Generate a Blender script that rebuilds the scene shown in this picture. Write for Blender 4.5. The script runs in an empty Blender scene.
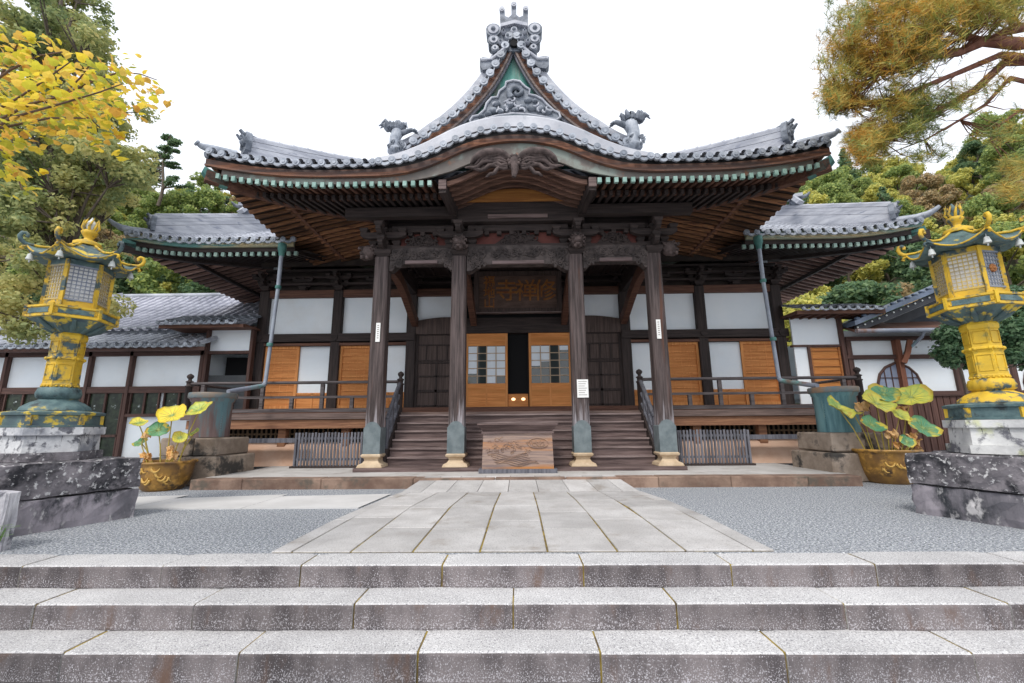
import bpy, math, random
import numpy as np
from mathutils import Vector, Matrix
PI = math.pi
S = bpy.context.scene
COL = S.collection
# ------------------------------------------------------------ camera
F, CH = 430.0, 1.30
def _n(v): return v/np.linalg.norm(v)
_up = _n(np.array([494-512., 1880+341.5, -F]))
_vy = np.array([520-512., -(425-341.5), -F])
_fw = _n(_vy-_up*np.dot(_vy, _up)); _rt = np.cross(_fw, _up)
R = np.array([_rt, _fw, _up])
def at(px, py, Y):
    d = R@np.array([px-512., -(py-341.5), -F])
    p = np.array([0, 0, CH])+d*Y/d[1]
    return Vector(p)
cam = bpy.data.cameras.new('camera'); co = bpy.data.objects.new('camera', cam); COL.objects.link(co)
cam.sensor_width = 36; cam.lens = F/1024*36; cam.clip_start = .05; cam.clip_end = 2000
m4 = Matrix([list(R[i])+[0] for i in range(3)]+[[0, 0, 0, 1]]); m4.translation = (0, 0, CH)
co.matrix_world = m4
S.camera = co
# ------------------------------------------------------------ sky, sun, exposure
W = bpy.data.worlds.new('World'); S.world = W; W.use_nodes = True
nt = W.node_tree; nt.nodes.clear()
SUN_EL, SUN_AZ = 55, 200        # azimuth clockwise from +Y
sk = nt.nodes.new('ShaderNodeTexSky'); sk.sky_type = 'NISHITA'; sk.sun_disc = False
sk.sun_elevation = math.radians(SUN_EL); sk.sun_rotation = math.radians(SUN_AZ); sk.air_density = 1.2; sk.dust_density = 3
mx = nt.nodes.new('ShaderNodeMix'); mx.data_type = 'RGBA'; mx.inputs[0].default_value = .80
mx.inputs[7].default_value = (9.3, 9.6, 10.2, 1)       # even white overcast
bg = nt.nodes.new('ShaderNodeBackground'); bg.inputs[1].default_value = .125
wo = nt.nodes.new('ShaderNodeOutputWorld')
nt.links.new(sk.outputs[0], mx.inputs[6]); nt.links.new(mx.outputs[2], bg.inputs[0]); nt.links.new(bg.outputs[0], wo.inputs[0])
sl = bpy.data.lights.new('sun', 'SUN'); sl.energy = 1.6; sl.angle = math.radians(14); sl.color = (1, .96, .9)
so = bpy.data.objects.new('sun', sl); COL.objects.link(so)
_a, _e = math.radians(SUN_AZ), math.radians(SUN_EL)
sd = Vector((math.sin(_a)*math.cos(_e), math.cos(_a)*math.cos(_e), math.sin(_e)))
so.rotation_euler = sd.to_track_quat('Z', 'Y').to_euler()
S.view_settings.view_transform = 'Standard'; S.view_settings.look = 'None'
S.view_settings.gamma = 1; S.view_settings.use_curve_mapping = False
S.view_settings.exposure = 0.36
S.render.engine = 'CYCLES'
S.cycles.max_bounces = 8; S.cycles.diffuse_bounces = 5; S.cycles.transparent_max_bounces = 8

# ------------------------------------------------------------ materials
MATS = {}
def mat(name, c1, c2=None, scale=3, stretch=(1, 1, 1), rough=.8, bump=.25, bscale=None, spots=None, spots2=None, metal=0, island=0., detail=8, spec=.4, transl=0, grad=None):
    if name in MATS: return MATS[name]
    m = bpy.data.materials.new(name); m.use_nodes = True; t = m.node_tree; N = t.nodes; L = t.links
    b = N['Principled BSDF']; b.inputs['Roughness'].default_value = rough; b.inputs['Metallic'].default_value = metal
    b.inputs['Specular IOR Level'].default_value = spec
    c2 = c2 or c1
    tc = N.new('ShaderNodeTexCoord'); mp = N.new('ShaderNodeMapping'); mp.inputs['Scale'].default_value = stretch
    L.new(tc.outputs['Object'], mp.inputs['Vector'])
    def noise(sc, dt=detail, src=mp):
        n = N.new('ShaderNodeTexNoise'); n.inputs['Scale'].default_value = sc; n.inputs['Detail'].default_value = dt
        n.inputs['Roughness'].default_value = .62
        L.new(src.outputs['Vector' if src is mp else 'Object'], n.inputs['Vector']); return n
    def ramp(src, a, bb):
        r = N.new('ShaderNodeMapRange'); r.inputs[1].default_value = a; r.inputs[2].default_value = bb; r.interpolation_type = 'SMOOTHSTEP'
        L.new(src, r.inputs[0]); return r
    def mix(f, a, bb):
        x = N.new('ShaderNodeMix'); x.data_type = 'RGBA'
        L.new(f, x.inputs[0])
        for i, v in ((6, a), (7, bb)):
            if isinstance(v, tuple): x.inputs[i].default_value = (*v, 1)
            else: L.new(v, x.inputs[i])
        return x.outputs[2]
    n1 = noise(scale); col = mix(ramp(n1.outputs[0], .32, .68).outputs[0], c1, c2)
    for sp in (spots, spots2):
        if sp:
            n = noise(sp[1], 10, tc if len(sp) > 4 else mp); src_ = n.outputs[0]
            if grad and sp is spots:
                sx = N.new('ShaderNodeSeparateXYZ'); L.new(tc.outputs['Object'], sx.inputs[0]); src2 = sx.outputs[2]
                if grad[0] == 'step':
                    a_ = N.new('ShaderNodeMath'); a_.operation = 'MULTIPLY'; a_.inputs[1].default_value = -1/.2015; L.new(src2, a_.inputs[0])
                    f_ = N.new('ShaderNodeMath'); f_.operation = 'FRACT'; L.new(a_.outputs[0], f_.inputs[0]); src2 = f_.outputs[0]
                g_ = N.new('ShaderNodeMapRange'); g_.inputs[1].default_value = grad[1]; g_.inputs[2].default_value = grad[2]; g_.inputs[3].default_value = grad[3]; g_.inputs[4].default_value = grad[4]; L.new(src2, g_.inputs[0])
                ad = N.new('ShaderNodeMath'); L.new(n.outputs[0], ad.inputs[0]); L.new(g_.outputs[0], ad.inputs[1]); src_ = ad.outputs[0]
            col = mix(ramp(src_, sp[2]-sp[3], sp[2]+sp[3]).outputs[0], col, sp[0])
    if island:
        g = N.new('ShaderNodeNewGeometry'); r = N.new('ShaderNodeMapRange'); r.inputs[3].default_value = 1-island; r.inputs[4].default_value = 1+island
        L.new(g.outputs['Random Per Island'], r.inputs[0])
        h = N.new('ShaderNodeHueSaturation'); L.new(r.outputs[0], h.inputs['Value']); L.new(col, h.inputs['Color']); col = h.outputs[0]
    L.new(col, b.inputs['Base Color'])
    if bump:
        nb = noise(bscale or scale*4, 6); bp = N.new('ShaderNodeBump'); bp.inputs['Strength'].default_value = bump; bp.inputs['Distance'].default_value = .02
        L.new(nb.outputs[0], bp.inputs['Height']); L.new(bp.outputs[0], b.inputs['Normal'])
    MATS[name] = m; return m
def leafmat(name, cols, rough=.55, noise_scale=.0, transl=.35):
    m = bpy.data.materials.new(name); m.use_nodes = True; t = m.node_tree; N = t.nodes; L = t.links
    b = N['Principled BSDF']; b.inputs['Roughness'].default_value = rough; b.inputs['Specular IOR Level'].default_value = .25
    g = N.new('ShaderNodeNewGeometry'); r = N.new('ShaderNodeValToRGB'); e = r.color_ramp.elements
    while len(e) < len(cols): e.new(.5)
    for i, c in enumerate(cols): e[i].position = i/(len(cols)-1); e[i].color = (*c, 1)
    if noise_scale:
        tc = N.new('ShaderNodeTexCoord'); nz = N.new('ShaderNodeTexNoise'); nz.inputs['Scale'].default_value = noise_scale; nz.inputs['Detail'].default_value = 2
        L.new(tc.outputs['Object'], nz.inputs['Vector'])
        mm = N.new('ShaderNodeMath'); mm.operation = 'MULTIPLY_ADD'; mm.inputs[1].default_value = .4; L.new(g.outputs['Random Per Island'], mm.inputs[0])
        m2 = N.new('ShaderNodeMapRange'); m2.inputs[1].default_value = .36; m2.inputs[2].default_value = .64; m2.inputs[4].default_value = .6
        L.new(nz.outputs[0], m2.inputs[0]); L.new(m2.outputs[0], mm.inputs[2]); L.new(mm.outputs[0], r.inputs[0])
    else: L.new(g.outputs['Random Per Island'], r.inputs[0])
    L.new(r.outputs[0], b.inputs['Base Color'])
    tr = N.new('ShaderNodeBsdfTranslucent'); L.new(r.outputs[0], tr.inputs[0])
    ms = N.new('ShaderNodeMixShader'); ms.inputs[0].default_value = transl
    L.new(b.outputs[0], ms.inputs[1]); L.new(tr.outputs[0], ms.inputs[2]); L.new(ms.outputs[0], N['Material Output'].inputs[0])
    return m
DKW = ((.020, .014, .013), (.050, .035, .032))
def wood(name, c1, c2, ax, **k):
    st = {'x': (.35, 6, 6), 'y': (6, .35, 6), 'z': (6, 6, .3)}[ax]
    return mat(name, c1, c2, scale=3.2, stretch=st, rough=k.pop('rough', .75), bump=k.pop('bump', .5), bscale=5, **k)
wx = wood('dark_wood_x', *DKW, 'x', island=.2); wy = wood('dark_wood_y', *DKW, 'y', island=.2); wz = wood('dark_wood_z', *DKW, 'z', island=.15)
pilw = wood('weathered_pillar_wood', (.032, .023, .022), (.115, .086, .082), 'z', spots=((.34, .32, .34), 1.6, .60, .10), spots2=((.10, .045, .03), 1.1, .64, .07), grad=('z', 1.1, 2.3, .12, -.16))
redw = wood('red_brown_wood', (.075, .034, .024), (.16, .075, .048), 'x', island=.15)
redy = wood('brown_rafter_wood', (.055, .026, .019), (.15, .072, .045), 'y', island=.3)
redx = wood('brown_side_rafter_wood', (.085, .038, .024), (.31, .145, .065), 'x', island=.6)
stepw = wood('weathered_step_wood', (.065, .042, .040), (.19, .135, .125), 'x', island=.12)
steptop = wood('worn_step_edge', (.12, .085, .08), (.31, .24, .225), 'x')
greyw = wood('grey_weathered_wood', (.075, .078, .095), (.17, .17, .195), 'z', island=.25)
orw = wood('orange_cedar_wood', (.50, .175, .045), (.70, .30, .095), 'x', island=.12, spots=((.42, .16, .04), .8, .6, .12))
orz = wood('orange_frame_wood', (.56, .21, .06), (.74, .33, .11), 'z')
deckw = wood('deck_edge_wood', (.10, .07, .062), (.20, .14, .12), 'x')
brownb = wood('brown_beam_wood', (.18, .08, .045), (.34, .17, .09), 'x')
gablew = wood('russet_bargeboard_wood', (.13, .055, .035), (.29, .125, .065), 'x', spots=((.075, .05, .045), .9, .52, .12))
plaster = mat('white_plaster', (.79, .85, .90), (.85, .89, .92), scale=.8, rough=.9, bump=.05, bscale=30, spots=((.72, .73, .73), .35, .62, .15))
tile = mat('silver_grey_roof_tile', (.28, .295, .34), (.48, .50, .55), scale=1.6, rough=.45, bump=.2, bscale=30, spots=((.20, .22, .25), 2.2, .66, .05), island=.12, spec=.6)
tiled = mat('dark_blue_grey_tile', (.13, .145, .17), (.27, .29, .33), scale=2.5, rough=.5, bump=.2, bscale=30, island=.1)
vergem = mat('pale_verge_plaster', (.38, .39, .43), (.56, .57, .61), scale=1.2, rough=.5, bump=.2, bscale=20, spots=((.30, .32, .36), 2.6, .64, .05))
ridgem = mat('pale_ridge_tile', (.30, .315, .365), (.50, .515, .56), scale=1.2, stretch=(1, 1, 4), rough=.5, bump=.2, bscale=20, spots=((.22, .24, .30), 2.6, .63, .05))
discm = mat('eave_disc_tile', (.20, .225, .27), (.40, .43, .48), scale=5, rough=.45, bump=.3, bscale=40, island=.2)
orn = mat('carved_clay_ornament', (.075, .09, .115), (.24, .265, .31), scale=4, rough=.55, bump=.5, bscale=18)
copper = mat('green_copper', (.045, .15, .135), (.11, .27, .235), scale=2.5, rough=.6, bump=.15, spots=((.22, .17, .12), 1.7, .66, .06))
capm = mat('pale_green_cap', (.17, .30, .26), (.32, .46, .41), scale=4, rough=.6, bump=.1, island=.12)
gwall = mat('green_gable_board', (.045, .20, .17), (.13, .34, .29), scale=1.4, stretch=(5, 5, .4), rough=.7, bump=.2, spots=((.30, .24, .20), .6, .58, .1))
band = mat('faded_eave_board', (.13, .12, .11), (.20, .17, .15), scale=.9, rough=.8, bump=.2, spots=((.24, .27, .24), .9, .56, .04), spots2=((.30, .15, .09), 1.3, .62, .04))
sleeve = mat('verdigris_sleeve', (.11, .14, .15), (.18, .215, .225), scale=4, rough=.6, bump=.1)
basem = mat('tan_base_stone', (.42, .31, .20), (.58, .46, .32), scale=3, rough=.8, bump=.2)
granite = mat('speckled_granite', (.40, .39, .39), (.54, .53, .525), scale=1.1, rough=.85, bump=.4, bscale=110, spots=((.17, .165, .18), 75, .57, .06), spots2=((.74, .74, .74), 95, .58, .05), island=.07)
granf = mat('dark_granite_riser', (.070, .060, .062), (.20, .175, .175), scale=2.2, stretch=(1.3, 1, .5), rough=.9, bump=.6, bscale=70, spots=((.46, .44, .46), 95, .60, .06, 1), spots2=((.13, .08, .06), 3.2, .64, .10), island=.22, grad=('step', 0, 1.0, -.045, .055))  # darker than the treads, brown stains, pale specks denser lower down
flag = mat('pale_flagstone', (.385, .37, .36), (.52, .505, .495), scale=1.3, rough=.85, bump=.4, bscale=80, spots=((.25, .24, .24), 55, .60, .08), spots2=((.30, .27, .24), 1.6, .64, .10), island=.13)
moss = mat('mossy_joint', (.10, .07, .035), (.34, .25, .05), scale=6, rough=1, bump=.3)
rough_st = mat('lichen_rough_stone', (.085, .08, .09), (.24, .22, .235), scale=2.4, rough=.95, bump=1., bscale=14, spots=((.025, .025, .03), 3.6, .52, .10), spots2=((.58, .57, .57), 14, .60, .05))
rough_lo = mat('streaked_rough_stone', (.13, .125, .14), (.33, .30, .33), scale=2.0, stretch=(1, 1, .5), rough=.95, bump=1., bscale=10, spots=((.035, .038, .045), 2.8, .55, .08), spots2=((.55, .53, .53), 5.5, .60, .06))
whst = mat('white_stone_with_lichen', (.50, .50, .51), (.72, .72, .72), scale=3, rough=.9, bump=.5, bscale=20, spots=((.085, .085, .10), 6.0, .55, .05), spots2=((.28, .29, .32), 2.6, .56, .10), island=.08)
kerbm = mat('brown_terrace_stone', (.16, .10, .075), (.32, .22, .165), scale=2, rough=.9, bump=.6, bscale=20, spots=((.12, .10, .08), 2.4, .6, .08), island=.12)
terr = mat('terrace_top_stone', (.42, .40, .38), (.54, .52, .50), scale=1.5, rough=.9, bump=.2, spots=((.30, .27, .25), 2, .62, .1))
blockm = mat('barrel_base_stone', (.22, .17, .13), (.38, .31, .25), scale=2.2, rough=.95, bump=.8, bscale=14, spots=((.06, .055, .05), 1.9, .56, .06), island=.1)
earth = mat('salmon_earth_plaster', (.46, .28, .19), (.58, .40, .30), scale=1.2, rough=.95, bump=.2)
black = mat('shade_black', (.006, .006, .007), rough=.9, bump=0)  # flat black colour standing in for shade in openings and gaps
dkpanel = wood('dark_door_wood', (.050, .034, .030), (.105, .072, .062), 'z')
glassw = mat('window_glass', (.04, .05, .05), rough=.06, bump=0, spec=.8)
paper = mat('white_paper', (.80, .80, .78), rough=.8, bump=0)
ink = mat('faded_ink', (.35, .33, .32), rough=.8, bump=0)
gold = mat('faded_gold_leaf', (.26, .085, .022), (.40, .17, .04), scale=8, rough=.5, bump=.2)
boardm = mat('plaque_board', (.085, .050, .038), (.17, .105, .08), scale=2, stretch=(1, 1, 4), rough=.6, bump=.2)
ypaint = (.70, .45, .03); gpat = (.055, .09, .10)
lanY = mat('yellow_patina_paint', ypaint, (.52, .33, .03), scale=3, rough=.6, bump=.3, spots=(gpat, 4.8, .555, .05), spots2=((.30, .24, .07), 9, .60, .06))
lanG = mat('green_patina_with_yellow', gpat, (.10, .16, .155), scale=4, rough=.6, bump=.25, spots=((.60, .44, .05), 4.5, .57, .04), spots2=((.06, .09, .11), 6, .58, .06))
lanT = mat('teal_bronze', (.05, .095, .105), (.12, .19, .19), scale=6, rough=.6, bump=.3, spots=((.50, .38, .05), 3.2, .62, .05), spots2=((.025, .035, .04), 5, .60, .08))
lanP = mat('pale_lantern_pane', (.78, .76, .74), (.86, .85, .84), scale=8, rough=.6, bump=0)
gray_bell = mat('pale_bell_metal', (.42, .45, .44), (.60, .62, .60), scale=6, rough=.5, bump=.1)
barT = mat('turquoise_copper_barrel', (.07, .17, .20), (.18, .34, .36), scale=2, stretch=(3, 3, .35), rough=.55, bump=.15, spots=((.20, .14, .10), 1.0, .60, .06), spots2=((.42, .50, .36), 1.6, .66, .05))
barB = mat('brown_copper_barrel', (.13, .085, .085), (.20, .14, .13), scale=2, stretch=(3, 3, .4), rough=.5, bump=.15, spots=((.12, .22, .25), .9, .55, .06))
pipem = mat('verdigris_pipe', (.20, .22, .28), (.34, .38, .43), scale=1.2, rough=.45, bump=.1, spots=((.16, .36, .36), .8, .58, .05), spots2=((.20, .11, .08), .6, .62, .05))
potm = mat('ochre_glazed_pot', (.17, .085, .025), (.36, .19, .035), scale=2.5, rough=.38, bump=.3, spots=((.56, .30, .06), 3.5, .57, .06), spots2=((.07, .04, .02), 4, .62, .08), spec=.6)
soil = mat('wet_soil', (.03, .025, .02), rough=.9)
bark = mat('grey_bark', (.09, .07, .055), (.16, .13, .10), scale=5, stretch=(3, 3, .6), rough=.95, bump=.8)
pbark = mat('red_pine_bark', (.16, .065, .045), (.28, .13, .09), scale=6, rough=.9, bump=.8)
gravel = mat('grey_gravel', (.19, .205, .23), (.37, .39, .42), scale=30, rough=.95, bump=.8, bscale=55, spots=((.07, .08, .09), 40, .555, .04), spots2=((.78, .79, .80), 46, .575, .04), detail=2)
grassg = mat('forest_floor', (.035, .05, .02), (.08, .08, .04), scale=.5, rough=1)
bluer = mat('blue_black_metal_roof', (.06, .085, .13), (.13, .17, .25), scale=2, rough=.35, bump=.05, spec=.6)
frost = mat('blue_grey_paper_window', (.22, .26, .36), (.32, .36, .46), scale=3, rough=.3, bump=0)

# ------------------------------------------------------------ mesh builder
OFF = {}
class MB:
    def __init__(s): s.v = []; s.f = []; s.m = []; s.sm = []
    def add(s, vs, fs, mi=0, smooth=False):
        o = len(s.v); s.v += [tuple(p) for p in vs]
        for f in fs: s.f.append(tuple(i+o for i in f)); s.m.append(mi); s.sm.append(smooth)
        return s
    def box(s, x0, x1, y0, y1, z0, z1, mi=0, rot=0, ch=0):
        cx, cy = (x0+x1)/2, (y0+y1)/2; c, sn = math.cos(rot), math.sin(rot)
        def q(x, y, z): dx, dy = x-cx, y-cy; return (cx+dx*c-dy*sn, cy+dx*sn+dy*c, z)
        if ch:
            h = ch; vs = []
            for z, i in ((z0, h), (z0+h, 0), (z1-h, 0), (z1, h)):
                a, b, cc, d = x0+i, x1-i, y0+i, y1-i
                vs += [q(a+h*(i == 0), cc, z), q(b-h*(i == 0), cc, z), q(b, cc+h*(i == 0), z), q(b, d-h*(i == 0), z), q(b-h*(i == 0), d, z), q(a+h*(i == 0), d, z), q(a, d-h*(i == 0), z), q(a, cc+h*(i == 0), z)]
            fs = [tuple(range(7, -1, -1)), tuple(range(24, 32))]
            for r in range(3):
                for k in range(8): fs.append((r*8+k, r*8+(k+1) % 8, r*8+8+(k+1) % 8, r*8+8+k))
            return s.add(vs, fs, mi)
        vs = [q(x, y, z) for z in (z0, z1) for x, y in ((x0, y0), (x1, y0), (x1, y1), (x0, y1))]
        return s.add(vs, [(3, 2, 1, 0), (4, 5, 6, 7), (0, 1, 5, 4), (1, 2, 6, 5), (2, 3, 7, 6), (3, 0, 4, 7)], mi)
    def bar(s, a, b, w, h, mi=0, up=(0, 0, 1)):
        a, b = Vector(a), Vector(b); d = (b-a).normalized(); u = Vector(up); r = d.cross(u)
        if r.length < 1e-4: r = d.cross(Vector((0, 1, 0)))
        r.normalize(); u = r.cross(d)
        vs = [p+r*i*w/2+u*j*h/2 for p in (a, b) for i, j in ((-1, -1), (1, -1), (1, 1), (-1, 1))]
        return s.add(vs, [(3, 2, 1, 0), (4, 5, 6, 7), (0, 1, 5, 4), (1, 2, 6, 5), (2, 3, 7, 6), (3, 0, 4, 7)], mi)
    def sweep(s, pts, prof, mi=0, up=(0, 0, 1), smooth=False, cap=True):
        """prof = [(right, up)] closed, swept along pts"""
        pts = [Vector(p) for p in pts]; vs = []
        for i, p in enumerate(pts):
            d = (pts[min(i+1, len(pts)-1)]-pts[max(i-1, 0)]).normalized(); u = Vector(up)
            r = d.cross(u); r.normalize(); u2 = r.cross(d)
            pr = prof(i) if callable(prof) else prof
            vs += [p+r*a+u2*b for a, b in pr]
        n = len(vs)//len(pts); fs = []
        for i in range(len(pts)-1):
            for k in range(n): fs.append((i*n+k, i*n+(k+1) % n, (i+1)*n+(k+1) % n, (i+1)*n+k))
        s.add(vs, fs, mi, smooth)
        if cap:
            s.add(vs[:n], [tuple(range(n-1, -1, -1))], mi); s.add(vs[-n:], [tuple(range(n))], mi)
        return s
    def tube(s, pts, r, n=8, mi=0, cap=True):
        pts = [Vector(p) for p in pts]; m = len(pts); vs = []
        rr = r if isinstance(r, (list, tuple)) else [r]*m
        u = None
        for i, p in enumerate(pts):
            d = (pts[min(i+1, m-1)]-pts[max(i-1, 0)])
            if d.length < 1e-9: d = Vector((0, 0, 1))
            d.normalize()
            if u is None: u = d.orthogonal().normalized()
            u = (u-d*u.dot(d)); u = u.normalized() if u.length > 1e-6 else d.orthogonal().normalized()
            w = d.cross(u)
            vs += [p+(u*math.cos(2*PI*k/n)+w*math.sin(2*PI*k/n))*rr[i] for k in range(n)]
        fs = [(i*n+k, i*n+(k+1) % n, (i+1)*n+(k+1) % n, (i+1)*n+k) for i in range(m-1) for k in range(n)]
        s.add(vs, fs, mi, True)
        if cap: s.add(vs[:n], [tuple(range(n-1, -1, -1))], mi); s.add(vs[-n:], [tuple(range(n))], mi)
        return s
    def lathe(s, c, prof, n=24, mi=0, rot=0, smooth=True, wob=None):
        """prof [(r,z)] about vertical axis at c"""
        cx, cy, cz = c; vs = []
        for r, z in prof:
            for k in range(n):
                a = rot+2*PI*k/n; rr = r*(wob(a, z) if wob else 1); vs.append((cx+rr*math.cos(a), cy+rr*math.sin(a), cz+z))
        fs = [(i*n+k, i*n+(k+1) % n, (i+1)*n+(k+1) % n, (i+1)*n+k) for i in range(len(prof)-1) for k in range(n)]
        s.add(vs, fs, mi, smooth)
        s.add(vs[:n], [tuple(range(n-1, -1, -1))], mi); s.add(vs[-n:], [tuple(range(n))], mi); return s
    def disc(s, c, r, d, axis=(0, -1, 0), n=10, mi=0, boss=False):
        a = Vector(axis).normalized(); c = Vector(c)
        s.tube([c, c+a*d], r, n, mi)
        if boss: s.tube([c+a*(d-.001), c+a*(d+.012)], r*.45, n, mi)
        return s
    def ball(s, c, r, n=8, mi=0):
        cx, cy, cz = c; rx, ry, rz = r if isinstance(r, tuple) else (r, r, r)
        vs = [(cx+rx*math.sin(PI*i/n)*math.cos(2*PI*k/n), cy+ry*math.sin(PI*i/n)*math.sin(2*PI*k/n), cz+rz*math.cos(PI*i/n)) for i in range(n+1) for k in range(n)]
        fs = [(i*n+k, (i+1)*n+k, (i+1)*n+(k+1) % n, i*n+(k+1) % n) for i in range(n) for k in range(n)]
        return s.add(vs, fs, mi, True)
    def plate(s, poly, y0, y1, mi=0):
        """x-z polygon extruded along y"""
        n = len(poly); vs = [(x, y, z) for y in (y0, y1) for x, z in poly]
        fs = [tuple(range(n)), tuple(range(2*n-1, n-1, -1))]+[(k, n+k, n+(k+1) % n, (k+1) % n) for k in range(n)]
        return s.add(vs, fs, mi)
    def strip(s, lo, hi, y0, y1, mi=0):
        """thick ribbon between two x-z polylines"""
        n = len(lo); vs = [(x, y0, z) for x, z in lo]+[(x, y0, z) for x, z in hi]+[(x, y1, z) for x, z in lo]+[(x, y1, z) for x, z in hi]
        fs = []
        for k in range(n-1):
            fs += [(k, k+1, n+k+1, n+k), (2*n+k, 3*n+k, 3*n+k+1, 2*n+k+1), (n+k, n+k+1, 3*n+k+1, 3*n+k), (k, 2*n+k, 2*n+k+1, k+1)]
        fs += [(0, n, 3*n, 2*n), (n-1, 3*n-1, 4*n-1, 2*n-1)]
        return s.add(vs, fs, mi)
    def grid(s, fn, nu, nv, mi=0, smooth=True):
        vs = [fn(i/nu, j/nv) for j in range(nv+1) for i in range(nu+1)]
        fs = [(j*(nu+1)+i, j*(nu+1)+i+1, (j+1)*(nu+1)+i+1, (j+1)*(nu+1)+i) for j in range(nv) for i in range(nu)]
        return s.add(vs, fs, mi, smooth)
    def build(s, name, mats, parent=None, xf=None):
        off = OFF.get(parent.name, Vector()) if parent else Vector()
        vs = [(xf(*p) if xf else p) for p in s.v]
        me = bpy.data.meshes.new(name)
        me.from_pydata([(p[0]-off[0], p[1]-off[1], p[2]-off[2]) for p in vs], [], s.f)
        for m in (mats if isinstance(mats, (list, tuple)) else [mats]): me.materials.append(m)
        me.polygons.foreach_set('material_index', s.m); me.polygons.foreach_set('use_smooth', s.sm); me.update()
        o = bpy.data.objects.new(name, me); COL.objects.link(o)
        if parent: o.parent = parent; OFF[o.name] = off
        return o
def split(mb, name, m, par, xf=None):
    for sg in (-1, 1):
        q = MB(); mp = {}
        for f, mi, sm in zip(mb.f, mb.m, mb.sm):
            if (sum(mb.v[i][0] for i in f) < 0) != (sg < 0): continue
            g_ = []
            for i in f:
                if i not in mp: mp[i] = len(q.v); q.v.append(mb.v[i])
                g_.append(mp[i])
            q.f.append(tuple(g_)); q.m.append(mi); q.sm.append(sm)
        q.build(name, m, par)
def capsplit(mb, name, m, par):
    for k in range(0, len(mb.v), 8):
        q = MB(); q.v = mb.v[k:k+8]; q.f = [tuple(i-k for i in f) for f in mb.f[k//8*6:k//8*6+6]]; q.m = [0]*6; q.sm = [False]*6; q.build(name, m, par)
def thing(name, label, cat, loc, group=None):
    o = bpy.data.objects.new(name, None); COL.objects.link(o); o.location = loc; o.empty_display_size = .2
    OFF[o.name] = Vector(loc); tag(o, label, cat, group); return o
def tag(o, label=None, cat=None, group=None, kind=None):
    for k, v in (('label', label), ('category', cat), ('group', group), ('kind', kind)):
        if v: o[k] = v
    return o
def struct(o, label, cat): return tag(o, label, cat, None, 'structure')
def ribs(mb, P, width, nrow, pitch=.3, r=.07, mi=0, step=.02):
    """corrugated tile surface; P(s,t) -> Vector, s in metres along eave, t 0..1 up the slope"""
    prof = [(0, 0), (.28, 0), (.31, .6), (.40, .93), (.5, 1), (.60, .93), (.69, .6), (.72, 0)]
    n = max(1, int(round(width/pitch))); pp = width/n
    ss = []
    for i in range(n):
        for u, h in prof: ss.append(((i+u)*pp, h*r))
    ss.append((width, 0)); vs = []
    tt = []
    for j in range(nrow): tt += [(j/nrow, step), ((j+.98)/nrow, 0)]
    for t, hh in tt:
        for q, h in ss:
            p = P(q, t); n_ = (P(min(q+.05, width), t)-P(max(q-.05, 0), t)).cross(P(q, min(t+.02, 1))-P(q, max(t-.02, 0)))
            if n_.length < 1e-9: n_ = Vector((0, 0, 1))
            n_.normalize()
            if n_.z < 0: n_ = -n_
            vs.append(p+n_*(h+hh))
    w = len(ss); fs = [(j*w+i, j*w+i+1, (j+1)*w+i+1, (j+1)*w+i) for j in range(len(tt)-1) for i in range(w-1)]
    mb.add(vs, fs, mi, False); return n, pp
def eave_discs(mb, pts, r=.085, axis=(0, -1, 0), mi=0, depth=.07):
    pts = [Vector(p) for p in pts]; a = Vector(axis)
    for i, p in enumerate(pts):
        mb.disc(p, r, depth, axis, 12, mi, True)
        if i < len(pts)-1:                                # drip tile between two discs
            q = pts[i+1]; seg = 6; vs = []
            for k in range(seg+1):
                f = k/seg; c = p.lerp(q, f); dip = math.sin(PI*f)*r*.75
                for h, dd in ((-dip+.015, depth*.7), (-dip-r*.62*(math.sin(PI*f)**.5+.15), depth*.7), (-dip-r*.62*(math.sin(PI*f)**.5+.15), 0), (-dip+.015, 0)):
                    vs.append(c+Vector((0, 0, h))+a*dd)
            fs = [(k*4+j, k*4+(j+1) % 4, k*4+4+(j+1) % 4, k*4+4+j) for k in range(seg) for j in range(4)]
            mb.add(vs, fs, mi)

# ============================================================ GROUND, STEPS, TERRACE (setting)
rnd = random.Random(5)
g = MB(); g.box(-400, 400, 4.75, 600, -.6, 0); struct(g.build('gravel_ground', gravel), 'grey gravel forecourt in front of the wooden temple hall', 'ground')
g = MB(); g.box(-400, 400, -60, 3.7, -1.4, -.63); struct(g.build('lower_ground', gravel), 'lower ground at the foot of the stone steps', 'ground')
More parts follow.
